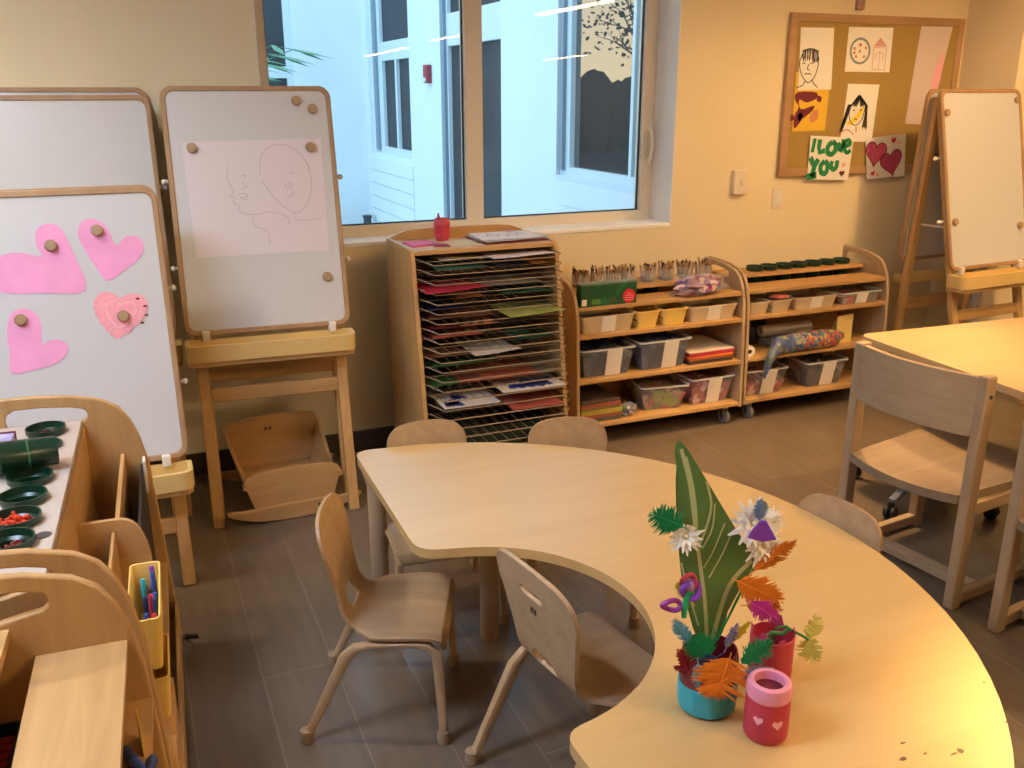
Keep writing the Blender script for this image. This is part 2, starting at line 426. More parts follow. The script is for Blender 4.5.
# lap boards under the far window
for k in range(5):
    z = .12+.155*k
    struct(MB().box(EX-.014, 9.62, z, EX, 11.42, z+.145).build('trim_%d' % (3+k), ext))
struct(MB().box(EX-.012, 4.40, .86, EX, 6.03, 1.02).build('trim_8', ext)); struct(MB().box(EX-.012, 4.40, .52, EX, 6.03, .845).build('trim_9', ext))
room_dark = plain('dark_interior', (.035, .042, .05), .7)
pane_mirror = pane('pane_mirror', (.012, .014, .016), .30)
pane_dim = pane('pane_dim', (.020, .024, .030), .03)
def ext_window(name, o, lights, mat, fw=.06, inset=.03, extra=()):
    y0, z0 = o[0]; y1, z1 = o[2]
    holes = [[(a, c), (b3, c), (b3, d), (a, d)] for a, b3, c, d in lights]
    f = struct(MB().sheet([(y0, z0), (y1, z0), (y1, z1), (y0, z1)], .07, yz(EX+inset+.035), holes=holes).build(name, extf, bevel=.004))
    for a, b3, c, d in lights:
        B(EX+inset+.04, a-.01, c-.01, EX+inset+.048, b3+.01, d+.01).build('pane', mat, f)
    struct(B(EX+.16, y0, z0, EX+.2, y1, z1).build(name+'_back', room_dark)) if False else None
    return f
f3 = ext_window('window_2', w3, [(5.14, 5.97, 1.12, 2.5), (4.80, 5.105, 1.12, 2.5)], pane_mirror)
B(EX+.002, 6.03, 1.10, EX+.03, 6.09, 2.6).build('jamb', extd, f3)
B(EX-.004, 4.72, 1.03, EX+.05, 6.14, 1.062).build('sill', extf, f3)
f4 = ext_window('door_1', dr, [(7.22, 7.86, .14, 2.04), (7.96, 8.54, .14, 2.04), (7.22, 7.86, 2.32, 3.0), (7.96, 8.54, 2.32, 3.0)], pane_dim)
B(EX+.0, 8.56, .02, EX+.03, 8.64, 3.0).build('jamb', extd, f4)
f5 = ext_window('window_3', w1, [(9.76, 10.26, 1.03, 1.98), (10.32, 10.84, 1.03, 1.98), (9.76, 10.90, 2.18, 2.98)], pane_dim)
B(EX+.0, 11.0, .98, EX+.03, 11.12, 3.0).build('jamb', extd, f5)
f6 = struct(MB().sheet([(1.3, .9), (2.10, .9), (2.10, 3.2), (1.3, 3.2)], .07, xz(11.65), holes=[[(1.36, .96), (2.02, .96), (2.02, 1.80), (1.36, 1.80)], [(1.36, 1.93), (2.02, 1.93), (2.02, 3.12), (1.36, 3.12)]]).build('window_4', extf, bevel=.004))
for c, d in ((.95, 1.81), (1.92, 3.13)): B(1.35, 11.66, c, 2.03, 11.668, d).build('pane', pane_dim, f6)
# fire alarm strobe on the courtyard wall
al = thing('fire_alarm', 'small red fire alarm box on the white courtyard wall outside', 'fire alarm', (EX, 8.99, 1.805))
B(-.05, -.065, -.085, 0, .065, .085).build('alarm_body', plain('alarm_red', (.30, .03, .04), .5), al, bevel=.008)
B(-.062, -.03, -.075, -.05, .03, -.035).build('strobe_lens', white_plastic, al, bevel=.004)
# palm outside the left end of the window
pm = thing('palm_plant', 'green palm with pointed fronds standing outside the window behind the easels', 'palm', (.36, 5.5, -.02))
MB().tube([(0, 0, 0), (.02, 0, .7), (0, .02, 1.5)], [.05, .04, .03], 8).build('trunk', mapleZ, pm)
for k in range(9):
    a = 2*PI*k/9-.08; m = MB()
    sp = [Vector((math.cos(a)*r_, math.sin(a)*r_, 1.5+.86*r_-.42*r_*r_)) for r_ in [i*.64/7 for i in range(8)]]
    m.tube(sp, [.008-.0008*i for i in range(8)], 6)
    for i in range(1, 8):
        for sd in (-1, 1):
            lf = Vector((math.cos(a+sd*.75), math.sin(a+sd*.75), -.22)); q = sp[i]+lf*.26
            n_ = Vector((0, 0, 1)); w_ = lf.cross(n_).normalized()*.022
            m.add([sp[i]-w_*.4, sp[i]+w_*.4, (sp[i]+q)/2+w_, q, (sp[i]+q)/2-w_, (sp[i]+q)/2+Vector((0, 0, .006))], [(0, 1, 2, 5), (5, 2, 3), (0, 5, 4), (5, 3, 4)])
    m.build('frond', plain('palm_green', (.05, .22, .07), .5) if k == 0 else MATS['palm_green'], pm)
pp = MB().lathe([(.0, 0), (.05, 0), (.05, .17), (.06, .17), (.06, .2), (0, .2)], n=12).build('pipe_stub', charcoal)
tag(place(pp, (2.83, 11.3, -.02)), 'short dark pipe stub standing at the foot of the white courtyard corner', 'pipe')
for k, (x, y, lb) in enumerate(((2.42, 11.2, 'larger grey stone on the ground by the white courtyard wall'), (2.62, 11.1, 'small flat grey stone beside the dark pipe stub outside'))):
    tag(place(MB().ball((0, 0, .03), .13-.04*k, .08, .05, 10, 7, jit=.12).build('stone', ground), (x, y, -.02)), lb, 'stone')
# tree and hedge beyond the courtyard, mirrored in the near outside window
bark = plain('bark', (.02, .016, .014), .9)
foli = plain('dusk_foliage', (.004, .006, .004), .9, spec=.1)
def tree(loc, h, seed, label):
    rnd = random.Random(seed); t = thing('tree', label, 'tree', loc, group='trees beyond the courtyard'); m = MB(); lf = MB()
    def grow(p, d, ln, r, dep):
        pts = [p]; q = p
        for i in range(4):
            d = (d+Vector((rnd.uniform(-.25, .25), rnd.uniform(-.25, .25), rnd.uniform(-.05, .18)))).normalized(); q = q+d*ln/4; pts.append(q)
        m.tube(pts, [r*(1-.13*i) for i in range(5)], 5)
        if dep == 0:
            for i in range(15):
                c = q+Vector((rnd.gauss(0, .28), rnd.gauss(0, .28), rnd.gauss(0, .22))); s_ = rnd.uniform(.03, .065)
                a_ = Vector((rnd.uniform(-1, 1), rnd.uniform(-1, 1), rnd.uniform(-1, 1))).normalized()*s_; b_ = a_.orthogonal().normalized()*s_*.6
                lf.add([c-a_, c+b_, c+a_, c-b_, c+a_.cross(b_).normalized()*.02], [(0, 1, 4), (1, 2, 4), (2, 3, 4), (3, 0, 4), (3, 2, 1, 0)])
            return
        for i in range(3):
            a = rnd.uniform(0, 2*PI); e = (d*.75+Vector((math.cos(a), math.sin(a), .1))*.85).normalized()
            grow(pts[2+i % 3], e, ln*.72, r*.55, dep-1)
    grow(Vector((0, 0, 0)), Vector((.05, 0, 1)), h*.40, .13, 4)
    m.build('trunk', bark, t); lf.build('leaves', foli, t)
tree((-4.6, 16.4, 0), 5.6, 3, 'dark spreading tree against the yellow dusk sky, mirrored in the outside window')
tree((-.6, 19.0, 0), 4.4, 11, 'smaller dark tree right of the spreading one in the outside window reflection')
hg = MB()
for k in range(26): hg.ball((-12+.55*k, 24.5+random.uniform(-.3, .3), 0.8+random.uniform(-.15, .2)), .75, .6, 1.0+random.uniform(0, .4), 14, 9, jit=.03)
tag(hg.build('hedge', foli), 'dark hedge under the trees, mirrored low in the outside window', 'hedge', kind='stuff')

# ------------------------------------------------------------------ sky
w = bpy.data.worlds.new('sky'); bpy.context.scene.world = w; w.use_nodes = True; nt = w.node_tree
bg = nt.nodes['Background']; tc = nt.nodes.new('ShaderNodeTexCoord'); sx = nt.nodes.new('ShaderNodeSeparateXYZ')
rp = nt.nodes.new('ShaderNodeValToRGB'); e = rp.color_ramp.elements
e[0].position = 0; e[0].color = (1.1, .85, .48, 1); e[1].position = .26; e[1].color = (.47, .76, 1.0, 1)
x_ = e.new(.13); x_.color = (.9, .78, .55, 1)
# the sun has just set towards the far left: only that side of the horizon is yellow
dt = nt.nodes.new('ShaderNodeVectorMath'); dt.operation = 'DOT_PRODUCT'; dt.inputs[1].default_value = (-.48, .88, 0)
gm = nt.nodes.new('ShaderNodeMapRange'); gm.inputs['From Min'].default_value = .80; gm.inputs['From Max'].default_value = .96
mxs = nt.nodes.new('ShaderNodeMix'); mxs.data_type = 'RGBA'; mxs.inputs[6].default_value = (.47, .76, 1.0, 1)
L = nt.links.new; L(tc.outputs['Generated'], sx.inputs[0]); L(sx.outputs[2], rp.inputs['Fac']); L(tc.outputs['Generated'], dt.inputs[0]); L(dt.outputs['Value'], gm.inputs['Value'])
L(gm.outputs[0], mxs.inputs[0]); L(rp.outputs['Color'], mxs.inputs[7]); L(mxs.outputs[2], bg.inputs[0]); bg.inputs[1].default_value = 3.0

# ------------------------------------------------------------------ lamps of the room, plus added fill lights
tube_e = emit('warm_tube', (1.0, .68, .36), 58)
def pendant(x0, y0, x1, y1, z, label, mat):
    t = thing('pendant_light', label, 'pendant light', ((x0+x1)/2, (y0+y1)/2, z), math.atan2(y1-y0, x1-x0), group='linear pendant lights'); l = math.hypot(x1-x0, y1-y0)/2
    MB().box(-l, -.045, .0, l, .045, .045).build('housing', white_plastic, t, bevel=.004)
    MB().box(-l+.01, -.038, -.014, l-.01, .038, -.0005).build('diffuser', mat, t)
    for s_ in (-.7, .7): MB().tube([(s_*l, 0, .04), (s_*l, 0, CZ-z-.0)], .003, 6).build('cord', metal, t)
pendant(3.66, .49, 3.63, 1.86, 2.3, 'linear pendant light hanging over the rectangular table', tube_e)
pendant(8.59, -10.0, 8.2, -7.4, 2.3, 'linear pendant light at the far end of the classroom', tube_e)
pendant(4.57, -9.2, 4.33, -5.8, 2.3, 'long linear pendant light deep in the classroom', tube_e)
pendant(4.07, -3.83, 4.04, -2.68, 2.3, 'short linear pendant light in the middle of the classroom', tube_e)
def downlight(x, y, power, col, label, ang=110, blend=.7, size=.07, aim=None):
    t = thing('downlight', label, 'downlight', (x, y, CZ), group='recessed ceiling downlights')
    MB().lathe([(.055, -.001), (.085, -.001), (.085, -.012), (.055, -.018)], n=24, close=True).build('trim_ring', white_plastic, t)
    MB().lathe([(0, -.006), (.055, -.006), (.055, -.002), (0, -.002)], n=24).build('lens', emit('lens_%d' % len(bpy.data.materials), col, 14), t)
    ld = bpy.data.lights.new('downlight_bulb', 'SPOT'); ld.energy = power; ld.color = col; ld.spot_size = R(ang); ld.spot_blend = blend; ld.shadow_soft_size = size
    lo = bpy.data.objects.new('downlight_bulb', ld); C.objects.link(lo); lo.location = (x, y, CZ-.05)
    if aim is not None: lo.rotation_euler = (Vector(aim)-Vector((x, y, CZ-.05))).to_track_quat('-Z', 'Y').to_euler()
WARM = (1.0, .60, .25); COOL = (.79, .95, 1.24)
downlight(3.95, 2.2, 150, WARM, 'warm downlight above the right hand easel', ang=155, blend=.4)
downlight(1.66, .60, 800, (1.0, .72, .34), 'warm downlight above the near end of the curved table', ang=37, blend=.95)
downlight(2.75, 2.5, 34, WARM, 'warm wide downlight above the wooden storage carts', ang=155, blend=.4)
downlight(2.6, 2.85, 300, (1.0, .60, .25), 'added warm narrow downlight for the floor between the carts and the curved table', ang=54, blend=.8)  # extra spot, added to brighten the floor before the carts
downlight(5.0, 1.9, 90, WARM, 'warm downlight beyond the rectangular table')
downlight(-.9, 2.8, 84, (1, .88, .68), 'added soft fill downlight above the whiteboard easels', ang=140)  # made-up fitting that brightens the left wall and the easels
def panel(x, y, sx_, sy_, power, col, label):
    t = thing('fill_panel_light', label, 'fill light', (x, y, CZ), group='added ceiling fill panels')
    MB().sheet([(-sx_/2-.02, -sy_/2-.02), (sx_/2+.02, -sy_/2-.02), (sx_/2+.02, sy_/2+.02), (-sx_/2-.02, sy_/2+.02)], .02, lambda u, v, w_: (u, v, w_-.011), holes=[[(-sx_/2, -sy_/2), (sx_/2, -sy_/2), (sx_/2, sy_/2), (-sx_/2, sy_/2)]]).build('panel_frame', white_plastic, t)
    MB().box(-sx_/2, -sy_/2, -.014, sx_/2, sy_/2, -.006).build('diffuser', emit('panel_%d' % len(bpy.data.materials), col, power/(PI*sx_*sy_)), t)
panel(-1.2, 1.45, 1.2, .6, 66, COOL, 'added cool fill panel above the left hand shelves')  # made-up panel, adds cool light over the left boards
panel(2.4, -.8, 1.2, .6, 84, (1, .66, .34), 'added warm fill panel behind the curved table')  # unseen front fill, added to lighten faces turned to the camera

# ------------------------------------------------------------------ camera
cam = bpy.data.cameras.new('camera'); co = bpy.data.objects.new('camera', cam); C.objects.link(co)
co.location = (0, 0, 1.62); cam.sensor_width = 36; cam.lens = 915/1024*36; cam.clip_start = .02
co.rotation_euler = (Matrix.Rotation(R(-22.95), 3, 'Z') @ Matrix.Rotation(R(90-17.6), 3, 'X') @ Matrix.Rotation(R(-.09), 3, 'Z')).to_euler()
sc = bpy.context.scene; sc.camera = co
sc.view_settings.view_transform = 'Standard'; sc.view_settings.look = 'None'; sc.view_settings.gamma = 1; sc.view_settings.use_curve_mapping = False
sc.view_settings.exposure = -.06
sc.cycles.use_denoising = True
sc.cycles.max_bounces = 8; sc.cycles.transparent_max_bounces = 24
# ------------------------------------------------------------------ easels
def easel(label, loc, rz, W, zb, zt, lean=.235, rear=('open', .13), top_extra=0, clips=True):
    t = thing('easel', label, 'easel', loc, rz, 'wooden whiteboard easels')
    zl = zt-.04
    lx = W/2-.05
    def fm(off): return lambda u, v, w_: (u, lean*v+off+w_, v)
    def boardset(f, sgn):
        MB().sheet(rrect(-W/2, zb, W/2, zt, .045), .024, f, holes=[rrect(-W/2+.019, zb+.019, W/2-.019, zt-.019, .030)]).build('board_frame', rimwood, t, bevel=.004)
        MB().sheet(rrect(-W/2+.014, zb+.014, W/2-.014, zt-.014, .032), .014, f).build('board_panel', white_board, t)
    boardset(fm(-.032), 1)
    for s_ in (-1, 1):
        MB().bar((s_*lx, lean*0, 0), (s_*lx, lean*zl, zl), .042, .03, (0, 1, 0)).build('leg', mapleZ, t, bevel=.004)
    zc_ = zb-.235
    MB().box(-lx+.02, lean*zc_-.011, zc_-.028, lx-.02, lean*zc_+.011, zc_+.028).build('crossbar', mapleX, t, bevel=.004)
    # tray: wooden ledge with a yellow plastic tray sitting in it
    ty = lean*(zb-.05)-.016
    tz = zb-.09
    MB().sheet(rpoly([(-W/2+.0, ty-.105), (W/2-.0, ty-.105), (W/2-.0, ty+.0), (-W/2+.0, ty+.0)], [.04, .04, .004, .004]), .018, lambda u, v, w_: (u, v, tz+w_)).build('tray_ledge', mapleX, t, bevel=.003)
    tr_ = MB(); o_ = rpoly([(-W/2-.004, ty-.115), (W/2+.004, ty-.115), (W/2+.004, ty+.002), (-W/2-.004, ty+.002)], [.045, .045, .01, .01])
    i_ = rpoly([(-W/2+.012, ty-.100), (W/2-.012, ty-.100), (W/2-.012, ty-.012), (-W/2+.012, ty-.012)], [.035, .035, .008, .008])
    tr_.sheet(o_, .062, lambda u, v, w_: (u, v, tz+.042+w_), holes=[i_]); tr_.sheet(i_, .006, lambda u, v, w_: (u, v, tz+.02+w_))
    tr_.build('paint_tray', yellow_plastic, t, bevel=.003)
    if clips:
        for s_ in (-1, 1):
            MB().box(s_*(W/2-.075)-.014, lean*zb-.056, zb-.022, s_*(W/2-.075)+.014, lean*zb-.012, zb+.018).build('clip', white_plastic, t, bevel=.004)
            for zz in (zb+.27*(zt-zb), zb+.62*(zt-zb)):
                MB().tube([(s_*(lx-.01), lean*zz, zz), (s_*(W/2+.014), lean*zz, zz)], .007, 8).build('peg', white_plastic, t)
                MB().ball((s_*(W/2+.016), lean*zz, zz), .011, n=8, m=6).build('peg_knob', white_plastic, t)
    # rear frame
    if rear[0] == 'folded':
        o2 = rear[1]
        for s_ in (-1, 1): MB().bar((s_*(lx-.005), o2, 0), (s_*(lx-.005), lean*zl+o2, zl), .042, .03, (0, 1, 0)).build('leg', mapleZ, t, bevel=.004)
        zr = zc_+.06; MB().box(-lx+.02, lean*zr+o2-.011, zr-.03, lx-.02, lean*zr+o2+.011, zr+.03).build('crossbar', mapleX, t, bevel=.004)
        f = fm(o2+.032); e_ = top_extra
        zb2, zt2 = zb+e_, zt+e_
        MB().sheet(rrect(-W/2, zb2, W/2, zt2, .045), .024, f, holes=[rrect(-W/2+.019, zb2+.019, W/2-.019, zt2-.019, .030)]).build('board_frame', rimwood, t, bevel=.004)
        MB().sheet(rrect(-W/2+.014, zb2+.014, W/2-.014, zt2-.014, .032), .014, f).build('board_panel', white_board, t)
    else:
        l2 = rear[1]; ya = lean*zt+.0
        yr = lambda z: ya+(zt-z)*l2
        for s_ in (-1, 1):
            MB().bar((s_*lx, yr(0), 0), (s_*lx, yr(zl), zl), .042, .03, (0, 1, 0)).build('leg', mapleZ, t, bevel=.004)
            MB().bar((s_*lx, lean*zl, zl-.012), (s_*lx, yr(zl), zl-.012), .02, .02).build('hinge', rimwood, t)
            zs = zb+.2
            MB().tube([(s_*(lx-.028), lean*zs, zs), (s_*(lx-.028), yr(zs), zs-.0)], .006, 8).build('spreader', white_plastic, t)
        f = lambda u, v, w_: (u, yr(v)+.032+w_, v)
        boardset(f, -1)
        zr = zb-.1; MB().box(-lx, yr(zr)+.016, zr-.03, lx, yr(zr)+.09, zr+.02).build('paint_tray', yellow_plastic, t, bevel=.006)
        MB().box(-lx+.02, yr(zc_)-.011, zc_-.03, lx-.02, yr(zc_)+.011, zc_+.03).build('crossbar', mapleX, t, bevel=.004)
    return dict(t=t, loc=Vector(loc), rz=rz, lean=lean, off=-.0445-.0)
def on_board(E_, u, z, d=0):
    """a place on the front face of an easel's board, d in front of it"""
    k = math.sqrt(1+E_['lean']**2)
    p = Vector((u, E_['lean']*z-.032-.007-d*1.0, z))
    return E_['loc']+Matrix.Rotation(E_['rz'], 3, 'Z') @ p
def board_rot(E_):   # a flat sheet made in x,z (facing -y) leans back like the board
    return (Matrix.Rotation(E_['rz'], 3, 'Z') @ Matrix.Rotation(-math.atan(E_['lean']), 3, 'X')).to_euler()
E3 = easel('folded easel leaning by the window, holding a pale pencil drawing above the doll cradle', (.474, 3.42, 0), R(-4), .628, .742, 1.650, rear=('folded', .075))
E2 = easel('low whiteboard easel with the pink paper hearts at the left edge', (-.185, 3.03, 0), 0, .607, .445, 1.33, rear=('open', .08))
E1 = easel('empty whiteboard easel leaning on the wall behind the one with pink hearts', (-.150, 3.60, 0), 0, .607, .72, 1.618, lean=.19, rear=('folded', .075), top_extra=.028)
E4 = easel('open A-frame whiteboard easel with an empty board beside the bulletin board', (4.155, 3.25, 0), R(3), .60, .755, 1.64, rear=('open', .06))
k_ = math.sqrt(1+.235**2)
def magnet(E_, u, z, label, r=.0185, over=.002):
    o = MB().lathe([(0, 0), (r*.92, 0), (r, .003), (r, .010), (r*.85, .014), (0, .015)], n=20, axis=(0, -1, 0)).build('magnet', mapleX if True else None, None)
    p = on_board(E_, u, z, over); tag(place(o, p, rot=board_rot(E_)), label, 'magnet', 'round wooden magnets on the easels'); return o
def sheet_on(E_, name, pts, u, z, mat, label, cat, d=.0012, group=None, th=.0012, holes=()):
    q = [(a-u, (b_-z)*k_) for a, b_ in pts]
    o = MB().sheet(q, th, lambda a, b_, w_: (a, w_, b_)).build(name, mat)
    tag(place(o, on_board(E_, u, z, d), rot=board_rot(E_)), label, cat, group); return o
magn = plain('magnet_wood', (.38, .26, .15), .5)
for E_, u, z, lb, ov in ((E3, -.220, 1.427, 'round wooden magnet holding the upper left corner of the pencil drawing', .0035), (E3, .181, 1.594, 'upper of two round wooden magnets near the top right of the drawing easel', .0005),
    (E3, .240, 1.564, 'round wooden magnet just below the topmost one on the drawing easel', .0005), (E3, .218, 1.422, 'round wooden magnet holding the upper right corner of the pencil drawing', .0035),
    (E3, .237, .931, 'single round wooden magnet low on the board under the pencil drawing', .0005),
    (E2, -.032, 1.16, 'wooden magnet pinning the largest pink heart', .0035), (E2, .108, 1.199, 'wooden magnet pinning the upper right pink heart', .0035), (E2, -.146, .94, 'wooden magnet pinning the lowest pink heart', .0035), (E2, .153, .925, 'wooden magnet pinning the coral lace heart', .0045),
    (E4, -.266, 1.525, 'upper left wooden magnet on the empty A-frame easel board', .0005), (E4, .262, 1.585, 'upper right wooden magnet on the empty A-frame easel board', .0005), (E4, -.250, .995, 'lower left wooden magnet on the empty A-frame easel board', .0005), (E4, .240, .951, 'lower right wooden magnet on the empty A-frame easel board', .0005)):
    o = magnet(E_, u, z, lb, over=ov); o.data.materials[0] = magn
# hearts
h1 = [(-.061, 1.128), (-.075, 1.169), (-.065, 1.213), (-.03, 1.228), (.005, 1.209), (.029, 1.136), (.052, 1.014), (-.074, 1.016), (-.171, 1.021), (-.208, 1.046), (-.218, 1.091), (-.188, 1.132), (-.139, 1.145), (-.091, 1.136)]
h2 = [(.159, 1.15), (.14, 1.206), (.105, 1.235), (.066, 1.228), (.05, 1.188), (.067, 1.134), (.094, 1.077), (.122, 1.039), (.18, 1.071), (.229, 1.109), (.244, 1.145), (.228, 1.172), (.193, 1.176)]
h3 = [(-.095, .859), (-.09, .921), (-.106, .958), (-.137, .973), (-.171, .96), (-.19, .904), (-.191, .833), (-.194, .778), (-.129, .781), (-.06, .796), (-.027, .825), (-.024, .852), (-.047, .868), (-.076, .868)]
h4 = [(.151, .982), (.136, .997), (.102, 1.006), (.079, .992), (.067, .961), (.078, .915), (.103, .876), (.122, .854), (.164, .87), (.213, .912), (.231, .947), (.226, .976), (.201, .992), (.17, .991)]
DX = 0
sh = lambda h: [(a+DX, b_) for a, b_ in h]
HG = 'paper hearts on the low easel'
sheet_on(E2, 'paper_heart', smooth2(sh(h1), 3), -.06, 1.11, pink, 'largest pink paper heart, lying on its side at the top left of the low easel', 'paper heart', group=HG)
sheet_on(E2, 'paper_heart', smooth2(sh(h2), 3), .14, 1.13, pink, 'tilted pink paper heart at the top right of the low easel', 'paper heart', group=HG)
sheet_on(E2, 'paper_heart', smooth2(sh(h3), 3), -.12, .87, pink, 'lowest pink paper heart, pinned by its upper lobe', 'paper heart', group=HG)
ch = sheet_on(E2, 'paper_heart', [(a+.003*math.sin(i*2.1), b_+.003*math.cos(i*2.1)) for i, (a, b_) in enumerate(smooth2(sh(h4), 5))], .153, .925, coral, 'coral heart with a lace edge and an inner heart', 'paper heart', group=HG)
c4 = Vector((.149, .934))
inner = [((a-c4.x)*.55, (b_-c4.y)*.55*k_) for a, b_ in smooth2(sh(h4), 4)]
MB().stroke(inner, .004, lambda u, v, d: (u-.004, -.0012-d, v+.009), closed=True).build('inner_outline', coral_light, ch)
mid = [((a-c4.x)*.8, (b_-c4.y)*.8*k_) for a, b_ in smooth2(sh(h4), 4)]
mm = MB()
for a, b_ in mid[::2]: mm.ball((a-.004, -.0012, b_+.009), .003, .001, .003, 6, 4)
mm.build('dotted_line', coral_light, ch)
dk = MB()
for a, b_ in ((.050, .052), (.070, .026), (.071, -.004), (.055, -.028)): dk.box(a-.005, -.0022, b_-.003, a+.006, -.0008, b_+.003)
dk.build('dark_mark', maroon, ch)
# the pencil drawing: two heads
pd = sheet_on(E3, 'pencil_drawing', [(-.254, 1.448), (.262, 1.455), (.254, 1.03), (-.243, 1.03)], 0, 1.24, paper_pink, 'large pale sheet with two faint pencil heads on the easel by the window', 'drawing')
fl = lambda u, v, d: (u, -.0007-d, v*k_)
px_ = lambda a, b_: ((a-105)/(505-105)*.51-.252, .21-(b_-200)/(525-200)*.42)
def pl(parent, name, lines, w_, mat, f):
    m = MB()
    for l_ in lines: m.stroke(l_, w_, f)
    return m.build(name, mat, parent)
S = lambda pts, n=5: smooth2([px_(*p) for p in pts], n, False)
pl(pd, 'pencil_face', [S([(228, 270), (222, 300), (230, 330), (238, 345), (225, 352), (238, 362), (232, 375), (250, 385), (245, 400), (285, 410), (345, 405), (390, 425), (385, 445)]), S([(258, 300), (275, 297), (270, 305)]), S([(262, 318), (275, 330), (258, 335)]), S([(245, 352), (265, 348), (275, 356), (255, 362)]), S([(250, 358), (268, 368), (275, 360)]), S([(285, 415), (290, 445), (325, 460), (325, 500)])], .0022, pencil, fl)
pl(pd, 'pencil_head', [S([(318, 300), (322, 255), (345, 222), (385, 212), (425, 225), (455, 260), (468, 310), (462, 355), (440, 395), (412, 410), (372, 385), (340, 345), (320, 310)]), S([(385, 335), (400, 322), (412, 330)]), S([(392, 345), (402, 330), (410, 352), (398, 358)]), S([(390, 365), (415, 358)]), S([(455, 265), (465, 275), (458, 290)]), S([(405, 410), (412, 428), (440, 432), (490, 428)]), S([(405, 292), (420, 296)])], .0022, pencil, fl)

# ------------------------------------------------------------------ small chairs
_prof = smooth2([(.137, .262), (.134, .280), (.118, .297), (.06, .302), (-.03, .298), (-.085, .302), (-.115, .318), (-.134, .35), (-.146, .41), (-.164, .50), (-.188, .602)], 6, False)
_cum = [0]
for i in range(1, len(_prof)): _cum.append(_cum[-1]+math.dist(_prof[i], _prof[i-1]))
SL = _cum[-1]
def prof_at(s):
    s = max(0, min(SL, s))
    for i in range(1, len(_cum)):
        if s <= _cum[i] or i == len(_cum)-1:
            t_ = (s-_cum[i-1])/(_cum[i]-_cum[i-1]); a = Vector(_prof[i-1]); b_ = Vector(_prof[i]); d = (b_-a).normalized()
            return a.lerp(b_, t_), Vector((-d.y, d.x))
s_bend = next(_cum[i] for i in range(len(_prof)) if _prof[i][0] < -.085 and _prof[i][1] > .30)
def shell_map(v, s, w_):
    p, n_ = prof_at(s)
    dish = -.35*v*v if s < s_bend else .45*v*v*min(1, (s-s_bend)/.1)
    return (p.x-n_.x*w_-(0 if s < s_bend else -dish), v, p.y-n_.y*w_+(dish*-1 if s < s_bend else 0)*.3)
def small_chair(label, loc, rz, slotted=False):
    t = thing('small_chair', label, 'chair', loc, rz, 'small bent-plywood chairs')
    half = [(.150, 0), (.165, .03), (.168, .12), (.165, s_bend-.075), (.160, s_bend-.035), (.140, s_bend-.012), (.118, s_bend+.02), (.113, s_bend+.06), (.124, s_bend+.13), (.140, s_bend+.20), (.150, SL-.095), (.143, SL-.045), (.110, SL-.014), (.06, SL-.003), (.02, SL)]
    bk_ = 1 if slotted else .885
    half = [(a*(bk_ if b_ > s_bend+.1 else 1), b_) for a, b_ in half]
    right = smooth2(half, 4, False)
    outl = right+[(-a, b_) for a, b_ in right[::-1]]
    slot = rrect(-.042, SL-.085, .042, SL-.066, .0092, 4)
    us = rpoly([(-.040, s_bend+.035), (.040, s_bend+.035), (.046, s_bend+.090), (-.046, s_bend+.090)], [.012, .012, .04, .04])
    MB().sheet(outl, .011, shell_map, holes=[slot, us] if slotted else [us], step=.022).build('seat_shell', ply if not slotted else paleX, t, bevel=.002)
    # little burnt mark under the slot
    mk = MB(); f = lambda u, v, d: tuple(Vector(shell_map(u, v, .0062))+Vector((-.0004, 0, 0)))
    def fm(u, v, d): p = shell_map(u, v, -.0058-d); return p
    for ln in ([(.012, SL-.128), (.006, SL-.108)], [(.006, SL-.108), (.002, SL-.128)], [(-.002, SL-.108), (-.007, SL-.128)], [(-.007, SL-.128), (-.012, SL-.108)]): mk.stroke(ln, .003, fm, .0008)
    if slotted: mk.build('maker_mark', ink, t)
    for s_ in (-1, 1):
        # each side is one bent-ply run: front leg and rear leg curl over and meet under the seat edge
        def leg_(pts, ws, hs):
            m = MB(); P = [Vector(p) for p in pts]; n = 10; rings = []
            for i, p in enumerate(P):
                d = (P[min(i+1, len(P)-1)]-P[max(i-1, 0)]).normalized(); sd = Vector((0, 1, 0)); u = d.cross(sd).normalized(); w_, h_ = ws[i]/2, hs[i]/2
                rings.append([p+sd*(w_*math.copysign(abs(math.cos(t))**.6, math.cos(t)))+u*(h_*math.copysign(abs(math.sin(t))**.6, math.sin(t))) for t in [2*PI*(k+.5)/n for k in range(n)]])
            m.add([q for g in rings for q in g], [(i*n+k, i*n+(k+1) % n, (i+1)*n+(k+1) % n, (i+1)*n+k) for i in range(len(P)-1) for k in range(n)]+[tuple(range(n-1, -1, -1)), tuple((len(P)-1)*n+k for k in range(n))])
            return m.build('leg', plyleg, t)
        leg_([(.0, s_*.156, .283), (.06, s_*.157, .2855), (.098, s_*.158, .279), (.118, s_*.159, .258), (.123, s_*.161, .20), (.128, s_*.166, .10), (.131, s_*.169, .012)], [.020, .022, .024, .025, .025, .023, .020], [.012, .014, .020, .027, .028, .024, .020])
        leg_([(.0, s_*.156, .282), (-.05, s_*.155, .281), (-.092, s_*.155, .270), (-.118, s_*.156, .243), (-.138, s_*.158, .20), (-.185, s_*.165, .10), (-.226, s_*.171, .012)], [.020, .022, .024, .025, .025, .023, .020], [.012, .015, .024, .032, .031, .026, .021])
        for x, y in ((.1315, s_*.1695), (-.2285, s_*.1715)):
            MB().lathe([(0, 0), (.016, 0), (.0175, .006), (.016, .034), (0, .036)], (x, y, 0), 14).build('foot_cap', plain('foot_cap', (.40, .28, .17), .5) if 'foot_cap' not in MATS else MATS['foot_cap'], t)
    return t
sc0 = small_chair('small plywood chair at the left end of the curved table, seen from the side', (.565, 2.125, 0), R(-24))
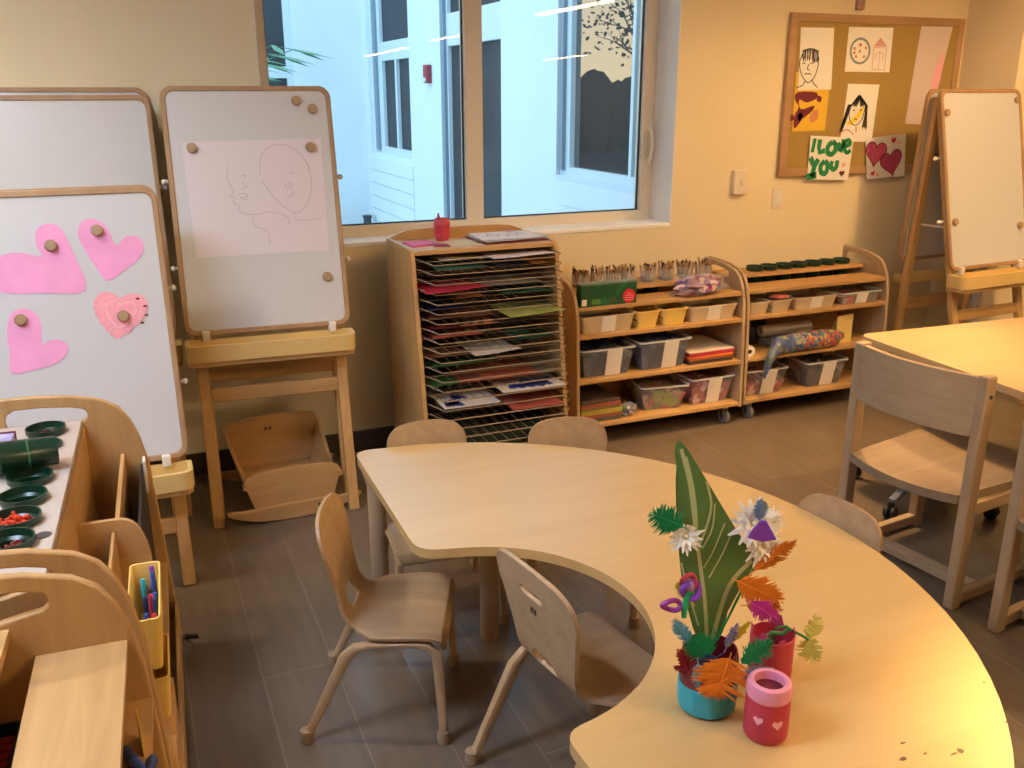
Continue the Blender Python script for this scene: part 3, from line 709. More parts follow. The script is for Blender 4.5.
sc1 = small_chair('small plywood chair with its back turned, tucked into the inner curve of the table', (.922, 1.675, 0), R(9), True); sc1.scale = (1.05, 1.05, 1.05)
dup(sc0, (.82, 2.522, 0), R(-95), 'small plywood chair behind the far left corner of the table, before the rack')
dup(sc0, (1.225, 2.372, 0), R(-106), 'small plywood chair behind the table, before the first storage cart')
dup(sc0, (1.474, 1.645, 0), R(-171), 'small plywood chair pushed in at the right side of the curved table')

# ------------------------------------------------------------------ curved table
TZ = .54
tc_ = (.575, 1.63); TR_ = 1.053
outer = [(tc_[0]+TR_*math.cos(R(a)), tc_[1]+TR_*math.sin(R(a))) for a in [86-4*i for i in range(44)]]
ic = (.60, 1.585); ir = .365
inn = [(ic[0]+ir*math.cos(R(a)), ic[1]+ir*math.sin(R(a))) for a in [-80+4*i for i in range(41)]]
outl = rpoly([(.588, 2.688)], 0)+outer
pts_ = [(.60, 2.69)]+outer[1:-1]+[(.60, .57)]
inner_pts = [(.592, 1.215)]+inn[0:]+[(.606, 1.955)]
full = rpoly([(.590, 2.685)]+outer[2:-2]+[(.62, .57)]+[(.613, 1.215)]+inn[1:-1]+[(.578, 1.968)], [.06]+[.004]*(len(outer)-4)+[.06, .045]+[.004]*(len(inn)-2)+[.06])
tb = thing('curved_table', 'large horseshoe shaped table with a pale wood top and vase of feathers', 'table', (0, 0, 0))
MB().sheet(full, .026, lambda u, v, w_: (u, v, TZ-.013+w_)).build('tabletop', table_lam, tb, bevel=.005, seg=3)
worn = plain('worn', (.15, .10, .06), .7)
for cx, cy, rx, ry in ((1.222, .906, .007, .006), (1.205, .905, .008, .002), (1.115, .93, .008, .004), (1.145, .96, .006, .002), (1.16, .925, .004, .002), (1.36, .93, .004, .0016), (1.42, 1.03, .003, .002)):
    MB().sheet([(cx+rx*math.cos(a)*random.uniform(.7, 1.2), cy+ry*math.sin(a)*random.uniform(.7, 1.2)) for a in [2*PI*i/10 for i in range(10)]], .0004, lambda u, v, w_: (u, v, TZ+.0003+w_)).build('worn_spot', worn, tb)
for x, y in ((.645, 2.635), (.905, 2.32), (.657, .66), (1.02, .86), (1.47, 1.27), (1.42, 2.07)):
    lg = MB().lathe([(.026, 0), (.029, .01), (.029, .47), (.031, .50), (.031, TZ-.027)], (x, y, 0), 20)
    lo = lg.build('leg', paleZ, tb)
    MB().lathe([(.030, .44), (.037, .462), (.046, .495), (.05, TZ-.0265), (.03, TZ-.0265)], (x, y, 0), 20, close=True).build('leg_collar', paleZ, lo)

# ------------------------------------------------------------------ doll cradle
cr = thing('doll_cradle', 'wooden rocking doll cradle on the floor under the drawing easel', 'cradle', (.508, 3.44, 0), R(2))
def endpanel(y, zt, arch, wt, wb):
    n_ = 9; tp = [(wt*math.cos(PI*i/(n_-1)), zt+arch*math.sin(PI*i/(n_-1))**.8) for i in range(n_)]
    return MB().sheet(rpoly([(-wb, .062), (wb, .062)]+tp, [.004, .004]+[.012]+[.003]*(n_-2)+[.012]), .018, lambda u, v, w_: (u, y+w_+.0*v, v))
endpanel(.0, .175, .035, .192, .158).build('front_panel', mapleX, cr, bevel=.003)
endpanel(.40, .272, .03, .195, .158).build('head_panel', mapleX, cr, bevel=.003)
for s_ in (-1, 1):
    MB().sheet(rpoly([(.009, .07), (.391, .07), (.391, .265), (.30, .225), (.10, .165), (.009, .150)], [.002, .002, .01, .05, .05, .02]), .014, lambda u, v, w_: (s_*(.158+(v-.062)*.24-.004)+w_, u, v)).build('side_panel', mapleY, cr, bevel=.003)
    MB().tube([(s_*.188, -.02, .155), (s_*.188, .02, .157)], .010, 8).build('corner_knob', mapleY, cr)
MB().box(-.155, .01, .068, .155, .39, .08).build('cradle_bottom', mapleX, cr)
for y in (-.0, .40):
    rk = [(-.262, .052), (-.20, .026), (-.12, .007), (0, .0), (.12, .007), (.20, .026), (.262, .052), (.258, .068), (.20, .062), (.13, .064), (0, .066), (-.13, .064), (-.20, .062), (-.258, .068)]
    MB().sheet(smooth2(rk, 3), .022, lambda u, v, w_: (u, y-.021+w_ if y == 0 else y+.021+w_, v)).build('rocker', mapleX, cr, bevel=.003)
mk = MB(); f = lambda u, v, d: (u, .391-d, v)
for ln in ([(-.035, .235), (-.028, .252)], [(-.028, .252), (-.022, .235)], [(-.016, .252), (-.010, .235)], [(-.010, .235), (-.004, .252)]): mk.stroke(ln, .004, f, .001)
mk.build('maker_mark', ink, cr)
MB().lathe([(0, 0), (.006, 0), (.006, .003), (0, .003)], (.09, -.034, .045), 10, axis=(0, -1, 0)).build('screw', charcoal, cr)

# ------------------------------------------------------------------ large wooden chairs and the rectangular table
def big_chair(label, loc, rz):
    t = thing('wooden_chair', label, 'chair', loc, rz, 'large solid-wood chairs'); w_ = .232
    # local: x forward; rear posts at x=0
    for s_ in (-1, 1):
        MB().box(-.024, s_*w_-.018, 0, .024, s_*w_+.018, .80).build('leg', paleZ, t, bevel=.006)
        MB().box(.40, s_*w_-.018, .0, .448, s_*w_+.018, .372).build('leg', paleZ, t, bevel=.006)
        MB().box(.024, s_*w_-.015, 0.012, .40, s_*w_+.015, .05).build('runner', paleX, t, bevel=.004)
        MB().lathe([(0, 0), (.007, 0), (.007, .002), (0, .002)], (0, s_*(w_+.018), .735), 10, axis=(0, s_, 0)).build('screw', black, t)
        MB().box(.024, s_*w_-.012, .33, .40, s_*w_+.012, .372).build('side_rail', paleX, t, bevel=.003)
    MB().box(.10, -w_+.015, .016, .150, w_-.015, .048).build('stretcher', paleY, t, bevel=.004)
    # scooped seat
    sm = MB()
    sm.sheet(rpoly([(-.02, -w_+.02), (.50, -w_-.02), (.50, w_+.02), (-.02, w_-.02)], [.01, .03, .03, .01]), .03, lambda u, v, q: (u-.035*(1-(v/w_)**2)*max(0, 1-u/.1), v, .388+q-.012*(1-(v/.25)**2)*(1 if u < .42 else .3)), step=.04)
    sm.build('seat', wood('seat_wood', (.26, .185, .12), (.35, .26, .17), 0), t, bevel=.005)
    bk = MB(); bk.sheet(rrect(-w_+.01, .60, w_-.01, .795, .02), .022, lambda u, v, q: (-.006-.045*(1-(u/w_)**2)+q, u, v), step=.045)
    bk.build('backrest', paleY, t, bevel=.005)
    return t
bc = big_chair('large wooden chair with a curved back slat at the corner of the rectangular table', (2.345, 2.115, 0), R(7))
dup(bc, (2.43, 1.50, 0), R(9), 'second large wooden chair, cut off by the right edge of the photo')
rt = thing('rectangular_table', 'large rectangular table with a glossy yellow-lit top behind the wooden chairs', 'table', (2.72, 2.79, 0), R(-3.5))
TL_, TW_ = 2.2, 1.3
rtw = wood('rect_table_top', (.54, .35, .17), (.61, .42, .21), 0, rough=.33, sc=.5)
MB().sheet(rrect(0, -TW_, TL_, 0, .05), .028, lambda u, v, w_: (u, v, .666+w_)).build('tabletop', rtw, rt, bevel=.005, seg=3)
for x, y in ((.36, -.20), (TL_-.16, -.20), (.36, -TW_+.2), (TL_-.16, -TW_+.2)): MB().box(x-.035, y-.035, 0, x+.035, y+.035, .652).build('leg', paleZ, rt, bevel=.012)
MB().box(.36, -.215, .59, TL_-.16, -.19, .652).build('apron', paleX, rt); MB().box(.36, -TW_+.19, .59, TL_-.16, -TW_+.215, .652).build('apron', paleX, rt)
# low rolling stool under the table
st = thing('rolling_stool', 'low rolling stool with a blue-grey base behind the large wooden chair', 'stool', (2.95, 2.58, 0))
bg_ = plain('stool_grey', (.16, .19, .25), .45)
for k in range(4):
    a = R(202+90*k); d = Vector((math.cos(a), math.sin(a), 0))
    MB().bar(d*.03+Vector((0, 0, .105)), d*.285+Vector((0, 0, .075)), .042, .035, w2=.03, h2=.022).build('base_arm', bg_, st, bevel=.006)
    cs = MB()
    for s_ in (-1, 1): cs.lathe([(0, -.009), (.022, -.009), (.026, -.004), (.026, .004), (.022, .009), (0, .009)], d*.285+Vector((-d.y*s_*.013, d.x*s_*.013, .026)), 16, axis=(-d.y, d.x, 0))
    cs.bar(d*.285+Vector((0, 0, .03)), d*.285+Vector((0, 0, .068)), .018, .018); cs.build('caster', black, st)
MB().lathe([(.03, .09), (.03, .15), (.02, .15), (.02, .172)], n=16).build('column', charcoal, st)
MB().lathe([(0, .17), (.085, .17), (.095, .18), (.095, .19), (.08, .20), (0, .205)], n=28).build('seat', bg_, st)
# ------------------------------------------------------------------ storage carts
PROF = [(.385, .09), (0, .09), (.010, .35), (.026, .62), (.043, .70), (.060, .745), (.085, .783), (.125, .808), (.20, .826), (.30, .834), (.385, .834)]
HOLE = [(.178, .757), (.167, .766), (.166, .777), (.174, .788), (.21, .796), (.28, .802), (.342, .802), (.362, .792), (.368, .775), (.366, .742), (.352, .728), (.28, .738), (.22, .750)]
def cart(name, label, loc, rz, Wd=.945, holes_shelf=False, ph=-.030, front_shelf=(.045, .205), levels=(.55, .335), group='wooden storage carts', rear_z=.724, rear_d=.215, casters=True, panel_mat=None, shelf_mat=None, caster_d=.045, brake=False):
    """local: x along the width from 0 to Wd, y from the front (0) back to .385"""
    t = thing(name, label, 'storage cart', loc, rz, group)
    pf = lambda L_: [(a, b_+(ph*(b_-.6)/.23 if b_ > .6 else 0)) for a, b_ in L_]
    for x in (.009, Wd-.009):
        MB().sheet(pf(PROF), .018, lambda u, v, w_: (x+w_, u, v), holes=[pf(HOLE)]).build('end_panel', panel_mat or paleZ, t, bevel=.004)
    MB().box(.018, .367, .09, Wd-.018, .385, .70).build('back_panel', mapleX, t)
    def shelf(d0, d1, z, holes=(), mt=None):
        MB().sheet([(.018, d0), (Wd-.018, d0), (Wd-.018, d1), (.018, d1)], .018, lambda u, v, w_: (u, v, z-.009+w_), holes=holes).build('shelf', mt or mapleX, t, bevel=.002)
    shelf(.002, .367, .115)
    for z in levels: shelf(.012 if z < .45 else .022, .367, z)
    if front_shelf: shelf(front_shelf[0], front_shelf[1], .680)
    shelf(rear_d, .385, rear_z, [circ(hx, hy, .041) for hx, hy in holes_shelf] if holes_shelf else (), shelf_mat)
    if casters:
        for x in (.07, Wd-.07):
            for y in (caster_d, .33):
                m = MB()
                m.lathe([(.0, -.011), (.030, -.011), (.034, -.006), (.034, .006), (.030, .011), (0, .011)], (x, y, .034), 18, axis=(1, .25, 0))
                c_ = m.build('caster', rubber, t)
                m2 = MB(); m2.lathe([(0, .078), (.020, .078), (.020, .089), (0, .089)], (x, y+.012, 0), 14)
                for s_ in (-1, 1): m2.bar((x+s_*.015, y+.012, .08), (x+s_*.015, y, .028), .003, .022)
                m2.bar((x-.018, y+.012, .078), (x+.018, y+.012, .078), .034, .006, (0, 0, 1)); m2.build('caster_fork', metal, c_)
                if brake and y < .1: MB().bar((x, y-.012, .072), (x+.004, y-.050, .062), .018, .008).build('brake_lever', black, c_, bevel=.002)
    return t
CA = Vector((1.866, 3.622, 0)); CB = Vector((2.828, 3.635, 0))
cart('storage_cart', 'wooden storage cart with jars of brushes on top, between the rack and the second cart', CA, 0)
cupx = [(3.039, 3.92), (3.123, 3.92), (3.234, 3.92), (3.348, 3.92), (3.456, 3.92), (3.566, 3.92), (3.672, 3.92)]
cart('storage_cart', 'wooden storage cart with green cups along its back, left of the A-frame easel', CB, 0, .925, holes_shelf=[(x-CB.x, .295) for x in (3.065, 3.155, 3.255, 3.352, 3.45, 3.55, 3.648)])

# --- brush jars on the first cart
brownp_ = plain('brush_brown', (.22, .11, .05), .5)
def brush_jar(loc, label, seed, box=False):
    rnd = random.Random(seed); t = thing('brush_jar', label, 'jar', loc, 0, 'clear jars of paint brushes on the first cart'); r = .042; h = .060
    MB().lathe([(0, 0), (r*.9, 0), (r, h), (r-.002, h), (r*.9-.002, .003), (0, .003)], n=20).build('cup', clear_cup, t)
    MB().lathe([(0, .004), (r*.86, .004), (r*.88, .013), (0, .013)], n=16).build('dark_base', charcoal, t)
    cols = [mapleZ, rimwood, brownp_, magn, maroon]
    for k in range(16):
        a = rnd.uniform(0, 2*PI); q = rnd.uniform(.3, .85)*r; p0 = Vector((q*math.cos(a), q*math.sin(a), .016)); l = rnd.uniform(.048, .066)
        p1 = Vector((q*1.25*math.cos(a+.3), q*1.25*math.sin(a+.3), .016+l))
        m = MB(); m.tube([p0, p0.lerp(p1, .8), p1], [.003, .0038, .0046], 6)
        b_ = m.build('brush', cols[k % 5], t)
        MB().tube([p1, p1+(p1-p0).normalized()*.008, p1+(p1-p0).normalized()*.014], [.0042, .0055, .002], 6).build('bristle', [rimwood, ink, mapleZ][k % 3], b_)
for i, (x, lb) in enumerate(((2.012, 'leftmost jar of paint brushes, behind the left end of the green box'), (2.100, 'second jar of paint brushes from the left, behind the green box'), (2.186, 'third jar of paint brushes from the left, behind the green box'), (2.277, 'fourth jar of paint brushes, behind the right end of the green box'),
    (2.392, 'fifth jar of paint brushes from the left, just right of the green box'), (2.498, 'sixth jar of paint brushes, right of the middle of the cart top'), (2.611, 'second jar of paint brushes from the handle end, behind the purple bag'), (2.718, 'last jar of paint brushes, next to the handle hole of the cart'))):
    brush_jar((x, 3.905, .7245), lb, i)
# --- green craft box
gb = thing('green_box', 'green cardboard box with a round red sticker on the top of the first cart', 'box', (2.043, 3.70, .6805))
MB().box(-.148, -.033, 0, .148, .012, .106).build('carton', spots('green_print', (.012, .085, .03), [(.02, .15, .05), (.006, .045, .018)], 9, .55), gb, bevel=.002)
MB().box(-.150, -.035, .100, .150, .014, .110).build('lid_film', cellophane, gb)
MB().lathe([(0, 0), (.033, 0), (.033, .0012), (0, .0012)], (.106, -.0335, .036), 28, axis=(0, -1, 0)).build('red_sticker', plain('sticker_red', (.75, .02, .03), .45), gb)
m = MB(); f = lambda u, v, d: (u, -.0347-d, v)
for z, a, b2 in ((.052, -.012, .012), (.042, -.022, .022), (.032, -.024, .024), (.022, -.02, .02)): m.stroke([(.106+a, z-.004), (.106+b2, z-.004)], .003, f, .0005)
m.build('sticker_lines', rose, gb)
f = lambda u, v, d: (u, -.0331-d, v)
MB().sheet([(-.141, .006), (-.116, .006), (-.116, .036), (-.141, .036)], .0006, lambda u, v, w_: (u, -.0336+w_, v)).build('white_tag', label_white, gb)
MB().sheet(rrect(-.09, .01, -.044, .034, .004), .0006, lambda u, v, w_: (u, -.0336+w_, v)).build('printed_patch', plain('patch_green', (.10, .28, .05), .5), gb)
MB().sheet(rrect(-.012, .012, .04, .038, .004), .0006, lambda u, v, w_: (u, -.0336+w_, v)).build('printed_patch', plain('patch_dull', (.05, .10, .045), .5), gb)
# --- purple bag
def crumple(name, label, cat, loc, size, mat, seed, n=22, amp=.28, inner=None, group=None, rz=0):
    rnd = random.Random(seed); t = thing(name, label, cat, loc, rz, group); sx_, sy_, sz_ = size
    def blob(sc_, am):
        m = MB(); vs = []; N, M_ = n, n//2
        ph = [rnd.uniform(0, 6.28) for _ in range(6)]
        for i in range(M_+1):
            th = PI*i/M_
            for k in range(N):
                a = 2*PI*k/N
                r_ = 1+am*(.5*math.sin(3*a+ph[0]+2*th)+.4*math.sin(5*a-3*th+ph[1])+.3*math.sin(7*th+2*a+ph[2]))+rnd.uniform(-am, am)*.45
                p = Vector((abs(math.sin(th))**.7*math.cos(a)*r_, abs(math.sin(th))**.7*math.sin(a)*r_, math.cos(th)*r_))
                z = max(0.0, (p.z+1)/2)
                vs.append((p.x*sx_*sc_, p.y*sy_*sc_, z*sz_*sc_+.001))
        fs = [(i*N+k, (i+1)*N+k, (i+1)*N+(k+1) % N, i*N+(k+1) % N) for i in range(M_) for k in range(N)]
        return m.add(vs, fs)
    blob(.9, amp*.8).build('contents', mat, t, smooth=20)
    blob(1.0, amp).build('plastic_film', inner or cellophane, t, smooth=20)
    return t
crumple('plastic_bag', 'crumpled clear bag of purple and pink craft pieces on the first cart', 'bag', (2.575, 3.722, .6805), (.135, .075, .09), spots('purple_mix', (.17, .08, .26), [(.40, .30, .50), (.16, .02, .08), (.62, .45, .48), (.26, .04, .13)], 38, .25), 3)
crumple('plastic_bag', 'flat dark red bag lying under the purple bag on the first cart', 'bag', (2.50, 3.705, .6802), (.085, .045, .022), maroon, 5)
for i, (x, mt, lb) in enumerate(((2.33, charcoal, 'left dark tub under the raised shelf beside the green box'), (2.44, green_dark, 'right dark green tub under the raised shelf of the first cart'))):
    tag(place(MB().lathe([(0, 0), (.030, 0), (.033, .13), (.035, .13), (.035, .150), (.0, .150)], n=20).build('tub', mt), (x, 3.945, .5505)), lb, 'tub')
# --- bins
def bin_(label, cx, y0, z, Wb, Db, Hb, mat, flare=.012, lab=None, content=None, clabel=None, rz=0, fill=.75, group='plastic bins on the carts', lip=True, lw=.075, labx=0):
    t = thing('storage_bin', label, 'bin', (cx, y0, z+.0006), rz, group)
    w0, d0 = Wb/2-flare, Db-2*flare; th = .0025; m = MB()
    # walls as a thin tray: outer and inner skins
    o0 = rrect(-w0, flare, w0, flare+d0, .012, 4); o1 = rrect(-Wb/2, 0, Wb/2, Db, .014, 4); o2 = rrect(-Wb/2-.005, -.005, Wb/2+.005, Db+.005, .018, 4)
    i1 = rrect(-Wb/2+th, th, Wb/2-th, Db-th, .012, 4); i0 = rrect(-w0+th, flare+th, w0-th, flare+d0-th, .010, 4)
    rings = [[(x, y, 0) for x, y in o0], [(x, y, Hb-.007) for x, y in o1], [(x, y, Hb-.007) for x, y in o2], [(x, y, Hb) for x, y in o2], [(x, y, Hb) for x, y in i1], [(x, y, th) for x, y in i0]]
    n = len(o0); vs = [p for r_ in rings for p in r_]; fs = [(i*n+k, i*n+(k+1) % n, (i+1)*n+(k+1) % n, (i+1)*n+k) for i in range(5) for k in range(n)]
    fs += [tuple(range(n-1, -1, -1)), tuple(5*n+k for k in range(n))]
    m.add(vs, fs).build('tub', mat, t)
    sl = flare/Hb
    if mat is clear_bin: MB().sheet(rrect(-Wb/2-.0055, -.0055, Wb/2+.0055, Db+.0055, .018, 4), .008, lambda u, v, w_: (u, v, Hb-.0035+w_), holes=[rrect(-Wb/2+th, th, Wb/2-th, Db-th, .012, 4)]).build('rim', clear_rim, t)
    if lab is not None:
        MB().sheet([(-lw/2+labx, .003), (lw/2+labx, .003), (lw/2+labx, Hb-.003), (-lw/2+labx, Hb-.003)], .0012, lambda u, v, w_: (u, flare-sl*v-.0016-(.0045 if v > Hb-.012 else 0)+w_, v)).build('label', lab, t)
    if content is not None:
        rnd = random.Random(len(label)); g = MB(); hz = Hb*fill
        nx, ny = max(3, int(Wb/.03)), max(3, int(Db/.045)); vs = []
        for j in range(ny+1):
            for i in range(nx+1):
                e_ = i in (0, nx) or j in (0, ny); k_2 = 1-(1-hz/Hb)*flare/(Wb/2)
                vs.append((-Wb/2*.93+Wb*.93*i/nx, Db*.05+Db*.9*j/ny, hz*(.85 if e_ else rnd.uniform(.9, 1.15))))
        o_ = len(vs); vs += [(-w0*.95+2*w0*.95*i/nx, flare+.004+(d0-.008)*j/ny, .004) for j in range(ny+1) for i in range(nx+1)]
        q = lambda i, j: j*(nx+1)+i
        fs = [(q(i, j), q(i+1, j), q(i+1, j+1), q(i, j+1)) for j in range(ny) for i in range(nx)]+[(o_+q(i, j), o_+q(i, j+1), o_+q(i+1, j+1), o_+q(i+1, j)) for j in range(ny) for i in range(nx)]
        for i in range(nx): fs += [(q(i, 0), o_+q(i, 0), o_+q(i+1, 0), q(i+1, 0)), (q(i+1, ny), o_+q(i+1, ny), o_+q(i, ny), q(i, ny))]
        for j in range(ny): fs += [(q(0, j+1), o_+q(0, j+1), o_+q(0, j), q(0, j)), (q(nx, j), o_+q(nx, j), o_+q(nx, j+1), q(nx, j+1))]
        c_ = g.add(vs, fs).build('bin_contents', content, None, smooth=20); place(c_, (cx, y0, z+.0008), rz)
        tag(c_, clabel or 'loose craft pieces filling the '+label, 'craft pieces', kind='stuff')
    return t
navy_mix = spots('navy_mix', (.022, .032, .085), [(.010, .014, .04), (.05, .075, .17), (.11, .12, .15)], 22, .35)
grey_mix = spots('dark_mix', (.06, .05, .05), [(.12, .09, .08), (.03, .03, .035), (.20, .15, .12)], 26, .4)
red_mix = spots('red_mix', (.30, .08, .09), [(.45, .12, .16), (.16, .05, .06), (.55, .36, .34), (.25, .14, .18)], 30, .3)
ribbon_mix = spots('ribbon_mix', (.22, .17, .13), [(.50, .10, .12), (.30, .36, .10), (.40, .30, .24), (.12, .10, .10)], 22, .3)
bin_('long translucent beige bin with a white label under the green box', 2.043, 3.660, .55, .278, .235, .083, beige_bin, lab=label_white, content=grey_mix, fill=.55, labx=-.0)
bin_('left one of two small yellow bins on the first cart', 2.258, 3.660, .55, .125, .235, .083, yellow_bin, content=grey_mix, fill=.6)
bin_('right one of two small yellow bins on the first cart', 2.407, 3.660, .55, .140, .235, .083, yellow_bin, content=grey_mix, fill=.6)
bin_('translucent beige bin with a white label at the handle end of the first cart', 2.632, 3.660, .55, .270, .235, .078, beige_bin, lab=label_white, content=ribbon_mix, fill=.55)
bin_('clear bin of navy fabric with a white label at the left of the first cart', 2.043, 3.648, .335, .285, .30, .140, clear_bin, flare=.022, lab=label_white, content=navy_mix, fill=.9, lw=.082, labx=.03)
bin_('clear bin of navy bottles with a white label in the middle of the first cart', 2.357, 3.648, .335, .285, .30, .148, clear_bin, flare=.024, lab=label_white, content=navy_mix, fill=.95, lw=.082, labx=.03)
bin_('clear bin of ribbons turned askew on the bottom shelf of the first cart', 2.372, 3.660, .115, .250, .27, .128, clear_bin, flare=.030, content=ribbon_mix, fill=.75, rz=R(-9))
bin_('clear bin of pink pieces at the bottom right of the first cart', 2.652, 3.655, .115, .250, .28, .142, clear_bin, flare=.024, lab=label_white, content=red_mix, fill=.8, lw=.078, labx=.01)
# paper stacks
def stack(label, loc, sheets, rz=0, group=None):
    z = loc[2]+.0006
    for k, (wd, dp, h, mt, lb, dx, dr) in enumerate(sheets):
        o = MB().box(-wd/2, 0, 0, wd/2, dp, h).build('paper_stack', mt); place(o, (loc[0]+dx, loc[1], z), rz+R(dr)); tag(o, lb, 'paper', group or label); z += h+.0004
stack('paper on the first cart', (2.635, 3.665, .335), [(.26, .27, .018, charcoal, 'dark paper stack at the bottom right of the middle shelf', 0, 0), (.265, .27, .012, plain('rust', (.42, .10, .04), .7), 'rust orange paper stack above the dark stack', .002, 1), (.26, .27, .008, orange, 'thin orange paper layer in the paper pile', -.003, -1),
    (.27, .275, .018, crimson, 'red paper stack near the top of the paper pile', .004, 1), (.272, .28, .006, plain('cream_paper', (.74, .62, .52), .7), 'cream top sheets of the paper pile on the first cart', .003, 2)])
fold = [plain('cloth_%d' % i, c, .7, var=.1, scale=40) for i, c in enumerate(((.10, .10, .09), (.32, .09, .07), (.42, .36, .06), (.20, .16, .06), (.36, .10, .07), (.09, .06, .05)))]
stack('packs on the bottom shelf', (2.010, 3.650, .115), [(.22, .25, .020, fold[0], 'lowest grey pack in the pile at the bottom left of the first cart', .0, 0), (.225, .25, .017, fold[1], 'dull red pack just above the lowest grey pack', .004, 1), (.22, .25, .022, fold[2], 'olive yellow pack in the middle of the bottom left pile', .004, -2),
    (.215, .25, .014, fold[3], 'brown pack above the olive yellow pack', .0, 1), (.215, .245, .018, fold[4], 'red-brown pack near the top of the bottom left pile', -.002, -1), (.21, .24, .012, fold[5], 'dark shiny pack on the very top of the bottom left pile', .0, 2)])
crumple('plastic_bag', 'small bag of coloured beads between the pile of packs and the askew bin', 'bag', (2.172, 3.685, .1155), (.05, .04, .062), spots('bead_mix', (.05, .05, .05), [(.55, .05, .12), (.04, .20, .07), (.55, .42, .30), (.12, .12, .35)], 60, .3), 9)

# --- second cart
GC = []
def green_cup_(name, loc, label, r=.045, h=.10, lift=.018, group='dark green cups in the cart top', fillmat=None):
    t = thing(name, label, 'cup', loc, 0, group)
    ro = .0395
    MB().lathe([(0, -h), (ro*.80, -h), (ro, -.001), (r, .001), (r+.003, .006), (r+.003, lift), (r, lift), (r-.003, .002), (ro-.003, -.004), (ro*.78, -h+.004), (0, -h+.004)], n=28).build('cup_wall', green_cup, t)
    return t
for x, lb in zip((3.065, 3.155, 3.255, 3.352, 3.45, 3.55, 3.648), ('first green cup, next to the handle panel of the first cart', 'second green cup from the left on the second cart', 'third green cup from the left on the second cart', 'middle green cup of the seven on the second cart', 'fifth green cup from the left on the second cart', 'sixth green cup from the left on the second cart', 'last green cup, nearest the right end panel of the second cart')):
    green_cup_('green_cup', (x, CB.y+.295, .7243), lb, r=.043, h=.115, lift=.024)
bin_('yellowish bin at the left end of the second cart', 2.915, 3.672, .55, .125, .215, .066, beige_bin, content=grey_mix, fill=.6)
bin_('yellowish bin beside the left end bin on the second cart', 3.053, 3.672, .55, .125, .215, .066, beige_bin, content=grey_mix, fill=.6)
bin_('translucent bin with a white label in the middle of the second cart', 3.275, 3.672, .55, .265, .215, .066, beige_bin, lab=label_white, content=ribbon_mix, fill=.55)
bin_('greyish bin with a white label at the right end of the second cart', 3.578, 3.672, .55, .265, .215, .066, clear_bin, lab=label_white, content=ribbon_mix, fill=.7)
crumple('plastic_bag', 'small red packet on the yellowish bins of the second cart', 'packet', (3.06, 3.71, .618), (.055, .035, .018), red, 21)
bin_('clear bin with a white label at the bottom left of the second cart', 2.995, 3.662, .115, .255, .28, .142, clear_bin, flare=.024, lab=label_white, content=red_mix, fill=.55, lw=.085, labx=.012)
bin_('clear bin of folded paper with a white label at the bottom of the second cart', 3.385, 3.662, .115, .270, .28, .142, clear_bin, flare=.024, lab=label_white, content=grey_mix, fill=.9, lw=.085, labx=.012)
def roll(label, p, q, r, mat, core, loc=(0, 0, 0)):
    t = thing('paper_roll', label, 'roll', p); d = Vector(q)-Vector(p); l = d.length
    MB().lathe([(r*.42, 0), (r, 0), (r, l), (r*.42, l)], n=24, axis=d, close=True).build('rolled_sheet', mat, t)
    MB().lathe([(r*.34, .002), (r*.42, .002), (r*.42, l-.002), (r*.34, l-.002)], n=20, axis=d, close=True).build('cardboard_core', core, t)
    return t
roll('white paper roll with its brown core showing at the left of the second cart', (2.862, 3.655, .367), (2.862, 3.93, .367), .031, label_white, magn)
roll('silver foil roll lying across the second cart', (3.03, 3.80, .425), (3.335, 3.78, .432), .030, plain('silver', (.80, .76, .70), .28, .75), magn)
crumple('plastic_bag', 'dark bag bunched up behind the silver roll on the second cart', 'bag', (3.02, 3.90, .3355), (.12, .06, .145), navy_mix, 31, inner=clear('dark_film', (.06, .06, .09), .7, .2))
crumple('plastic_bag', 'dark blue bag under the silver roll on the second cart', 'bag', (3.17, 3.80, .3355), (.14, .05, .050), navy_mix, 33)
# the long bag of pompoms, drooping over the shelf edge
pb = thing('pompom_bag', 'long clear bag of blue, red and gold craft bits drooping over the shelf edge', 'bag', (3.16, 3.655, .34))
rnd = random.Random(4); spine = [(-.255, -.075, -.085), (-.235, -.068, -.02), (-.16, -.025, .048), (-.06, .0, .045), (.06, .0, .05), (.17, .0, .05), (.255, .005, .045), (.31, .01, .05)]
rad = [.014, .036, .050, .052, .054, .052, .042, .014]
sp = smooth2(spine, 4, False) if False else spine
def along(sp_, k=4):
    o = []; 
    for i in range(len(sp_)-1):
        for j in range(k): o.append(Vector(sp_[i]).lerp(Vector(sp_[i+1]), j/k))
    return o+[Vector(sp_[-1])]
A_ = along(spine); rr_ = []
for i in range(len(rad)-1):
    for j in range(4): rr_.append(rad[i]+(rad[i+1]-rad[i])*j/4)
rr_.append(rad[-1])
def lump(scale, am, n=16):
    m = MB(); vs = []; N = len(A_)
    for i, p in enumerate(A_):
        for k in range(n):
            a = 2*PI*k/n; r_ = rr_[i]*scale*(1+rnd.uniform(-am, am)); vs.append((p.x+rnd.uniform(-.003, .003), p.y+math.cos(a)*r_*.8, p.z+math.sin(a)*r_))
    fs = [(i*n+k, i*n+(k+1) % n, (i+1)*n+(k+1) % n, (i+1)*n+k) for i in range(N-1) for k in range(n)]+[tuple(range(n-1, -1, -1)), tuple((N-1)*n+k for k in range(n))]
    return m.add(vs, fs)
mm_, nt, b = _nt('pompom_mix'); b.inputs['Roughness'].default_value = .6
tc = nt.nodes.new('ShaderNodeTexCoord'); v1 = nt.nodes.new('ShaderNodeTexVoronoi'); v1.inputs['Scale'].default_value = 55; v2 = nt.nodes.new('ShaderNodeTexNoise'); v2.inputs['Scale'].default_value = 9
